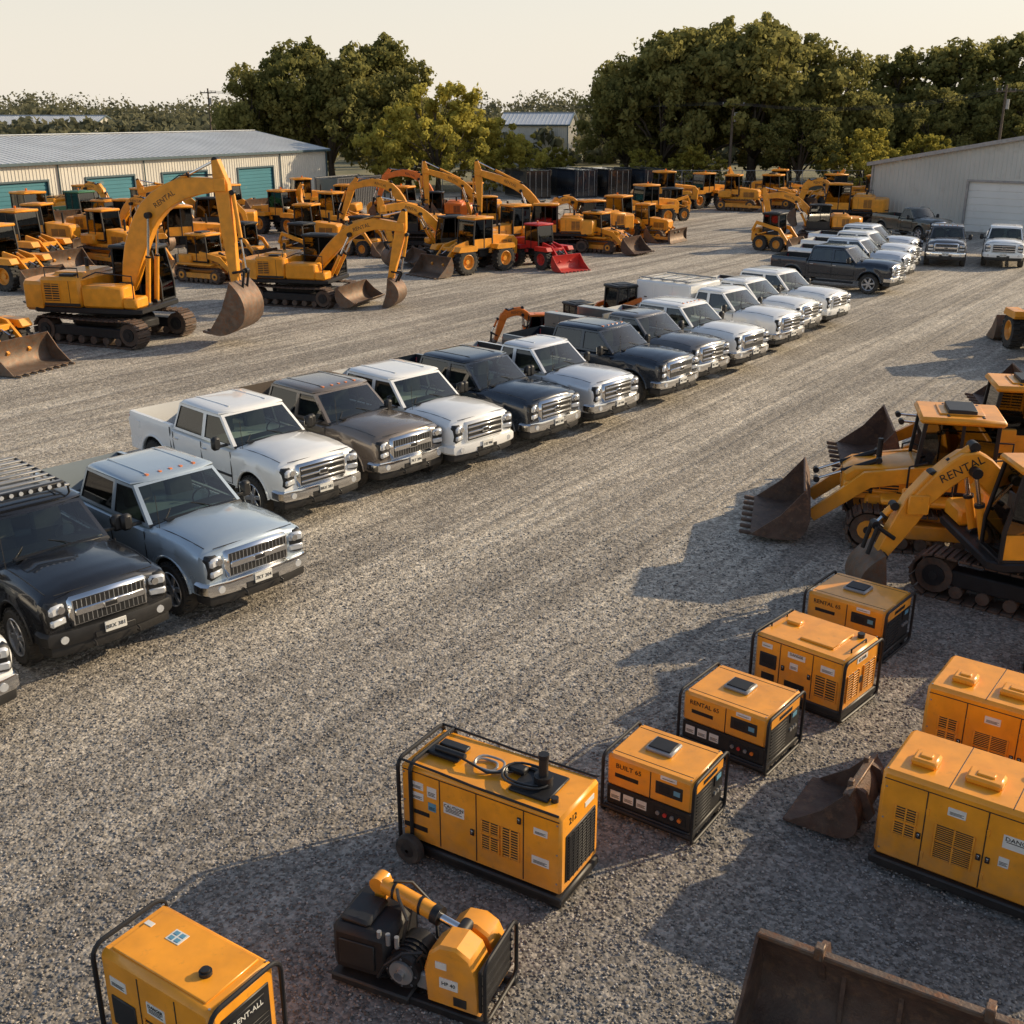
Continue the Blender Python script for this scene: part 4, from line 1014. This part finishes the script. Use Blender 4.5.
n=int((xs[-1]-xs[0])/.35)
vs=[];fs=[]
for i in range(n):
    x=xs[0]+i*.35
    for s in(-1,1):
        a=x;b=x+s*1.1
        o=len(vs);vs+=[(a-.006,0,.1),(a+.006,0,.1),(b+.006,0,2.25),(b-.006,0,2.25)];fs.append([o,o+1,o+2,o+3])
mb.add(vs,fs,'grey');put(mb.mesh('fence_mesh',recalc=False),'chain_link_fence',5,115,-1)

# ---------------------------------------------------------------- vegetation
def leafmat(name,c1,c2,tr=.35):
    m=bpy.data.materials.new(name);m.use_nodes=True;nt=m.node_tree;L=nt.links;b=nt.nodes['Principled BSDF'];o=nt.nodes['Material Output']
    nt.nodes.remove(b);b=nn(nt,'ShaderNodeBsdfDiffuse')
    at=nn(nt,'ShaderNodeAttribute');at.attribute_name='Col'
    oi=nn(nt,'ShaderNodeObjectInfo')
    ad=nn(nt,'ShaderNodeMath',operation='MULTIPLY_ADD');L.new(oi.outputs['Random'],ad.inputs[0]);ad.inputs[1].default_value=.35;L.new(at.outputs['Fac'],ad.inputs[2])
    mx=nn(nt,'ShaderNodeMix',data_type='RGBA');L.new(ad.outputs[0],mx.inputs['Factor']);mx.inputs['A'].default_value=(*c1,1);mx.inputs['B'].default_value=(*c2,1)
    L.new(mx.outputs['Result'],b.inputs[0])
    t=nn(nt,'ShaderNodeBsdfTranslucent');L.new(mx.outputs['Result'],t.inputs[0])
    ms=nn(nt,'ShaderNodeMixShader');ms.inputs[0].default_value=tr;L.new(b.outputs[0],ms.inputs[1]);L.new(t.outputs[0],ms.inputs[2]);L.new(ms.outputs[0],o.inputs['Surface'])
    return m
M['bark']=mat('bark',(.09,.07,.05),.9,0,.3,3,bump=.4)
M['leafA']=leafmat('oak_leaves',(.095,.11,.035),(.33,.30,.10),.5)
M['leafB']=leafmat('golden_leaves',(.24,.22,.045),(.52,.45,.10),.5)
M['leafC']=leafmat('hazed_distant_foliage',(.11,.12,.07),(.21,.20,.12),.4)  # greyer than the near leaves: distance haze put into the leaf colour
rng=np.random.default_rng(5)
def leaves(cen,rad_,per,size,flat=.8,fuzz=.3):
    K=len(cen);N=K*per
    d=rng.normal(size=(N,3));d/=np.linalg.norm(d,axis=1)[:,None]
    an=np.repeat(.7+.6*rng.random((K,3)),per,0)
    c=np.repeat(cen,per,0);r=np.repeat(rad_,per)
    rr=r*(.3+.75*rng.random(N)**.6+fuzz*np.abs(rng.normal(size=N)))
    p=c+d*an*rr[:,None]*np.array([1,1,flat])
    nr=d+rng.normal(size=(N,3))*.55;nr/=np.linalg.norm(nr,axis=1)[:,None]
    a=np.cross(nr,rng.normal(size=(N,3)));a/=np.linalg.norm(a,axis=1)[:,None];b=np.cross(nr,a)
    s=(size*(.6+.8*rng.random(N)))[:,None]
    V=np.stack([p-a*s*.5,p-b*s*.32,p+a*s*.5,p+b*s*.32],1).reshape(-1,3)
    cb=np.repeat(rng.random(K),per)
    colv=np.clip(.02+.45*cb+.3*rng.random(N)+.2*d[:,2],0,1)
    return V,np.repeat(colv,4)
def leafobj(name,V,C,key,trunk=None):
    mb=trunk
    nt=len(mb.v) if mb else 0
    me=bpy.data.meshes.new(name)
    n=len(V);nq=n//4
    vs=np.array(mb.v,dtype=np.float32).reshape(-1,3) if mb else np.zeros((0,3),np.float32)
    allv=np.concatenate([vs,V.astype(np.float32)])
    me.vertices.add(len(allv));me.vertices.foreach_set('co',allv.ravel())
    tf=[f for f in mb.f] if mb else []
    li=[i for f in tf for i in f];ls=[];o=0
    for f in tf: ls.append(o);o+=len(f)
    li=np.concatenate([np.array(li,dtype=np.int32),np.arange(n,dtype=np.int32)+nt]);ls=np.concatenate([np.array(ls,dtype=np.int32),o+4*np.arange(nq,dtype=np.int32)])
    me.loops.add(len(li));me.loops.foreach_set('vertex_index',li);me.polygons.add(len(ls));me.polygons.foreach_set('loop_start',ls)
    me.materials.append(M['bark']);me.materials.append(M[key])
    me.polygons.foreach_set('material_index',np.concatenate([np.zeros(len(tf),np.int32),np.ones(nq,np.int32)]))
    me.update(calc_edges=True)
    at=me.color_attributes.new('Col','FLOAT_COLOR','POINT')
    cc=np.concatenate([np.zeros(nt),C]);cc=np.stack([cc,cc,cc,np.ones_like(cc)],1).astype(np.float32);at.data.foreach_set('color',cc.ravel())
    me['keys']='bark,'+key
    return me
def tree(seed,h,rx,key,K=90,per=230,size=.42,low=.12):
    global rng;rng=np.random.default_rng(seed)
    mb=MB();cen=[];rr=[]
    nl=8;lob=[]
    for i in range(nl):
        t=2*math.pi*i/nl+rng.random()*.9;q=.45+.4*rng.random()
        lob.append((rx*q*math.cos(t),rx*q*math.sin(t),h*(.28+.40*rng.random()),rx*(.3+.2*rng.random())))
    lob.append((0,0,h*.70,rx*.45));lob.append((rx*.25,-rx*.1,h*.84,rx*.27));lob.append((-rx*.28,rx*.1,h*.79,rx*.3))
    while len(cen)<K:
        l=lob[rng.integers(len(lob))];d=rng.normal(size=3);d/=np.linalg.norm(d)
        p=np.array(l[:3])+d*l[3]*np.array([1,1,.9])*(.6+.6*rng.random())
        if p[2]<h*low or p[2]>h*.97: continue
        cen.append(p);rr.append((.35+.6*rng.random()**1.5)*h/13)
    cen=np.array(cen);rr=np.array(rr)
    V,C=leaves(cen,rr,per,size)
    mb.tube([(0,0,-.2),(.1,.05,h*.12),(.05,.1,h*.3),(-.1,0,h*.55),(0,.1,h*.75)],.3,'bark',9,rs=[h*.035,h*.025,h*.02,h*.012,h*.004])
    for l in lob:
        mb.tube([(0,0,h*.16),(l[0]*.4,l[1]*.4,h*.16+(l[2]-h*.16)*.55),(l[0],l[1],l[2])],.1,'bark',6,rs=[h*.014,h*.009,h*.003])
    for c in cen[::4]:
        l=min(lob,key=lambda l:(l[0]-c[0])**2+(l[1]-c[1])**2+(l[2]-c[2])**2)
        mb.tube([(l[0]*.6,l[1]*.6,l[2]*.8),tuple(c)],.05,'bark',4,rs=[.07,.02])
    return leafobj('tree_mesh',V,C,key,mb)
ta=[tree(11+i,14,6.0,'leafA',K=215,per=76,size=.46) for i in range(5)];tb=tree(40,10,7.5,'leafB',K=210,per=90,size=.44,low=.06)
def plant(x,y,h,me=None,w=1.,i=0):
    me=me or ta[i%5];s=h/13.4
    put(me,'deciduous_tree',x,y,R.uniform(0,360),scv=(s*w,s*w,s))
tl_=[(-28,126,12.4,.9),(-24.5,131,15,.95),(-20,128,13.6,1.),(-15.5,133,15.6,1.),(-11.5,127,12.6,.9),
(13,132,13.4,.95),(16.5,127,14.8,.95),(21,130,17.0,1.05),(26.5,127,17.2,1.05),(31.5,131,16.2,1.),(35.5,127,13.8,.9),(23,138,16.6,1.),(30,120,9,1.),(18.5,137,16,1.),
(45,140,14.5,1.05),(51,137,15.4,1.05),(57,139,15.8,1.),(63,134,15.4,1.),(69,132,15,1.),(47,130,10.5,1.),(55,124,11,1.),(62,119,10.5,1.),(40.5,134,10.5,1.)]
for i,(x,y,h,w) in enumerate(tl_): plant(x,y,h,i=i,w=w)
put(tb,'deciduous_tree',-7.6,117,20,scv=(1.,1.,1.02));put(tb,'deciduous_tree',-1.8,120,140,.7)
for i,(x,y,h) in enumerate([(4.5,128,4),(36,117,6),(42,116,5.5),(14,121,4),(19,121,4.5)]): put(tb,'deciduous_tree',x,y,i*70,h/10)
rng=np.random.default_rng(3)
cen=[];rr=[]
for Y,hh,n in((190,4.6,190),(240,6.6,270),(310,8.6,350),(420,12,360),(560,16.5,300)):
    for i in range(n):
        x=rng.uniform(-.65,.65)*Y;y=Y+rng.normal()*8;h=hh*(.78+.3*rng.random())*(1+.12*math.sin(x*.05+Y))
        for k in range(4):
            cen.append((x+rng.normal()*2.2,y+rng.normal()*2,h*(.12+.75*(k+rng.random())/4.2)));rr.append((1.5+1.0*rng.random())*Y/240)
cen=np.array(cen);rr=np.array(rr)
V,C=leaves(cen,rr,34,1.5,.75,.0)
put(leafobj('treeline_mesh',V,C,'leafC'),'distant_treeline',0,0)

# ---------------------------------------------------------------- ground
def ground_mat():
    m=bpy.data.materials.new('gravel');m.use_nodes=True;nt=m.node_tree;L=nt.links;b=nt.nodes['Principled BSDF'];b.inputs['Roughness'].default_value=.93;b.inputs['Specular IOR Level'].default_value=.25
    g=nn(nt,'ShaderNodeNewGeometry');P_=g.outputs['Position']
    def noise(sc,det=4,vec=P_,ro=.55):
        n=nn(nt,'ShaderNodeTexNoise');n.inputs['Scale'].default_value=sc;n.inputs['Detail'].default_value=det;n.inputs['Roughness'].default_value=ro;L.new(vec,n.inputs['Vector']);return n.outputs['Fac']
    def mr(v,a,b_,c=0.,d=1.):
        n=nn(nt,'ShaderNodeMapRange');n.inputs['From Min'].default_value=a;n.inputs['From Max'].default_value=b_;n.inputs['To Min'].default_value=c;n.inputs['To Max'].default_value=d;L.new(v,n.inputs['Value']);return n.outputs['Result']
    def mix(f,a,b_,bt='MIX'):
        n=nn(nt,'ShaderNodeMix',data_type='RGBA',blend_type=bt)
        if isinstance(f,float):n.inputs['Factor'].default_value=f
        else:L.new(f,n.inputs['Factor'])
        for s,v in(('A',a),('B',b_)):
            if isinstance(v,tuple):n.inputs[s].default_value=(*v,1)
            else:L.new(v,n.inputs[s])
        return n.outputs['Result']
    def math_(op,a,b_):
        n=nn(nt,'ShaderNodeMath',operation=op)
        for i,v in enumerate((a,b_)):
            if isinstance(v,(int,float)):n.inputs[i].default_value=v
            else:L.new(v,n.inputs[i])
        return n.outputs[0]
    v=nn(nt,'ShaderNodeTexVoronoi');v.inputs['Scale'].default_value=26;L.new(P_,v.inputs['Vector'])
    v2=nn(nt,'ShaderNodeTexVoronoi');v2.inputs['Scale'].default_value=11;L.new(P_,v2.inputs['Vector'])
    sx=nn(nt,'ShaderNodeSeparateColor');L.new(v.outputs['Color'],sx.inputs[0])
    sx2=nn(nt,'ShaderNodeSeparateColor');L.new(v2.outputs['Color'],sx2.inputs[0])
    st=mr(sx.outputs[0],0,1,.55,1.45);st2=mr(sx2.outputs[1],0,1,.78,1.22)
    def lane(ang,sl,sw):
        mp=nn(nt,'ShaderNodeMapping',vector_type='TEXTURE');mp.inputs['Rotation'].default_value=(0,0,rad(ang));mp.inputs['Scale'].default_value=(sl,sw,1);L.new(P_,mp.inputs['Vector']);return mp.outputs[0]
    streak=noise(1.,3,lane(51,24,1.6),.6);streak2=noise(1.,2,lane(55,26,.34),.6);streak3=noise(1.,2,lane(30,24,.6),.6)
    big=noise(.12,3)
    med=noise(.9,4)
    tan=mix(mr(big,.35,.65),(.275,.245,.205),(.37,.325,.265))
    worn=mr(streak,.46,.60)
    base=mix(worn,tan,(.50,.445,.365))
    ruts=math_('MULTIPLY',mr(streak2,.52,.60),mr(streak,.40,.55,.15,.85))
    base=mix(ruts,base,(.53,.475,.39))
    rut3=math_('MULTIPLY',mr(streak3,.54,.62),mr(big,.45,.6,0,.6))
    base=mix(rut3,base,(.51,.455,.38))
    dk=mr(streak2,.42,.36,0,.35)
    base=mix(dk,base,(.17,.15,.125))
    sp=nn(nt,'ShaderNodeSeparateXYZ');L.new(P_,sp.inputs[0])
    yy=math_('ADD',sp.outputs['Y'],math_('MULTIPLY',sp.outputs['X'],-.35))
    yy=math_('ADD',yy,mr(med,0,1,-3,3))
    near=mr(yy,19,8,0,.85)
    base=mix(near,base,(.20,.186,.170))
    base=mix(mr(med,.35,.7,0,.38),base,(.175,.157,.138))
    c=mix(1.,base,mix(1.,st,st2,'MULTIPLY'),'MULTIPLY')
    L.new(c,b.inputs['Base Color'])
    hgt=math_('ADD',math_('MULTIPLY',v.outputs['Distance'],-.018),math_('MULTIPLY',v2.outputs['Distance'],-.018))
    hgt=math_('ADD',hgt,math_('MULTIPLY',med,.05));hgt=math_('ADD',hgt,math_('MULTIPLY',streak2,-.12))
    bp=nn(nt,'ShaderNodeBump');bp.inputs['Strength'].default_value=.7;bp.inputs['Distance'].default_value=1.;L.new(hgt,bp.inputs['Height']);L.new(bp.outputs[0],b.inputs['Normal'])
    return m
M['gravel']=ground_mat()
M['grass']=mat('dry_grass',(.15,.145,.065),.95,0,.35,.15,col2=(.27,.22,.11),c2lo=.4,c2hi=.7)
def sheet(name,x0,x1,y0,y1,z,k):
    me=bpy.data.meshes.new(name);me.from_pydata([(x0,y0,z),(x1,y0,z),(x1,y1,z),(x0,y1,z)],[],[[0,1,2,3]]);me.materials.append(M[k])
    o=bpy.data.objects.new(name,me);COL.objects.link(o)
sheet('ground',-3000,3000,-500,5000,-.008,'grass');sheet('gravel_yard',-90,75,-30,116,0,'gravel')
rng=np.random.default_rng(9);N=70000
Y=6.0+14*rng.random(N)**1.5;X=(rng.random(N)*2-1)*(Y*.55+1.2)
oc=np.array([[1,0,0],[-1,0,0],[0,1,0],[0,-1,0],[0,0,1],[0,0,-1]],float);of=np.array([[0,2,4],[2,1,4],[1,3,4],[3,0,4],[2,0,5],[1,2,5],[3,1,5],[0,3,5]])
sz=.008+.015*rng.random(N)**2
V=oc[None]*(sz[:,None,None])*(.6+.8*rng.random((N,6,1)))*np.array([1.1,1,.7])
a=rng.random(N)*6.28;c,s=np.cos(a),np.sin(a)
x=V[:,:,0]*c[:,None]-V[:,:,1]*s[:,None];y=V[:,:,0]*s[:,None]+V[:,:,1]*c[:,None]
V=np.stack([x+X[:,None],y+Y[:,None],V[:,:,2]+(sz*.35)[:,None]],2).reshape(-1,3)
F=(of[None]+6*np.arange(N)[:,None,None]).reshape(-1)
me=bpy.data.meshes.new('stones');me.vertices.add(len(V));me.vertices.foreach_set('co',V.astype(np.float32).ravel());me.loops.add(len(F));me.loops.foreach_set('vertex_index',F.astype(np.int32))
me.polygons.add(len(F)//3);me.polygons.foreach_set('loop_start',np.arange(0,len(F),3,dtype=np.int32));me.update(calc_edges=True)
at=me.color_attributes.new('Col','FLOAT_COLOR','POINT');cv=np.repeat(.12+.30*rng.random(N)**1.6,6);w=np.repeat(.02+rng.random(N)*.12,6)
at.data.foreach_set('color',np.stack([cv*(1+w),cv,cv*(1-w),np.ones_like(cv)],1).astype(np.float32).ravel())
m=bpy.data.materials.new('stone');m.use_nodes=True;nt=m.node_tree;an=nn(nt,'ShaderNodeAttribute');an.attribute_name='Col';nt.links.new(an.outputs['Color'],nt.nodes['Principled BSDF'].inputs['Base Color']);nt.nodes['Principled BSDF'].inputs['Roughness'].default_value=.85
me.materials.append(m);o=bpy.data.objects.new('loose_gravel',me);COL.objects.link(o)

# ---------------------------------------------------------------- light
AZ,EL=67,23
w=bpy.data.worlds.new('World');SC.world=w;w.use_nodes=True;nt=w.node_tree
sky=nn(nt,'ShaderNodeTexSky',sky_type='NISHITA');sky.sun_disc=False;sky.sun_elevation=rad(EL);sky.sun_rotation=rad(AZ);sky.dust_density=1.2;sky.air_density=1.;sky.ozone_density=.6
tc=nn(nt,'ShaderNodeTexCoord');sp=nn(nt,'ShaderNodeSeparateXYZ');nt.links.new(tc.outputs['Generated'],sp.inputs[0])
hz=nn(nt,'ShaderNodeMapRange',interpolation_type='SMOOTHSTEP');hz.inputs['From Min'].default_value=.0;hz.inputs['From Max'].default_value=.40;hz.inputs['To Min'].default_value=.92;hz.inputs['To Max'].default_value=.05;nt.links.new(sp.outputs['Z'],hz.inputs['Value'])
hm=nn(nt,'ShaderNodeMix',data_type='RGBA');nt.links.new(hz.outputs['Result'],hm.inputs['Factor']);nt.links.new(sky.outputs[0],hm.inputs['A']);hm.inputs['B'].default_value=(6.1,5.6,4.85,1)
nt.links.new(hm.outputs['Result'],nt.nodes['Background'].inputs[0]);nt.nodes['Background'].inputs[1].default_value=.15
l=bpy.data.lights.new('sun','SUN');l.energy=5;l.angle=rad(.5);l.color=(1,.80,.53)
o=bpy.data.objects.new('sun',l);COL.objects.link(o)
d=Vector((math.sin(rad(AZ))*math.cos(rad(EL)),math.cos(rad(AZ))*math.cos(rad(EL)),math.sin(rad(EL))))
o.rotation_euler=d.to_track_quat('Z','Y').to_euler()
SC.view_settings.view_transform='Standard';SC.view_settings.look='None';SC.view_settings.exposure=0
c=bpy.data.cameras.new('camera');c.lens=36*1098/1024;c.clip_end=8000;o=bpy.data.objects.new('camera',c);COL.objects.link(o);o.location=(0,0,7.7);o.rotation_euler=(rad(70),0,0);SC.camera=o
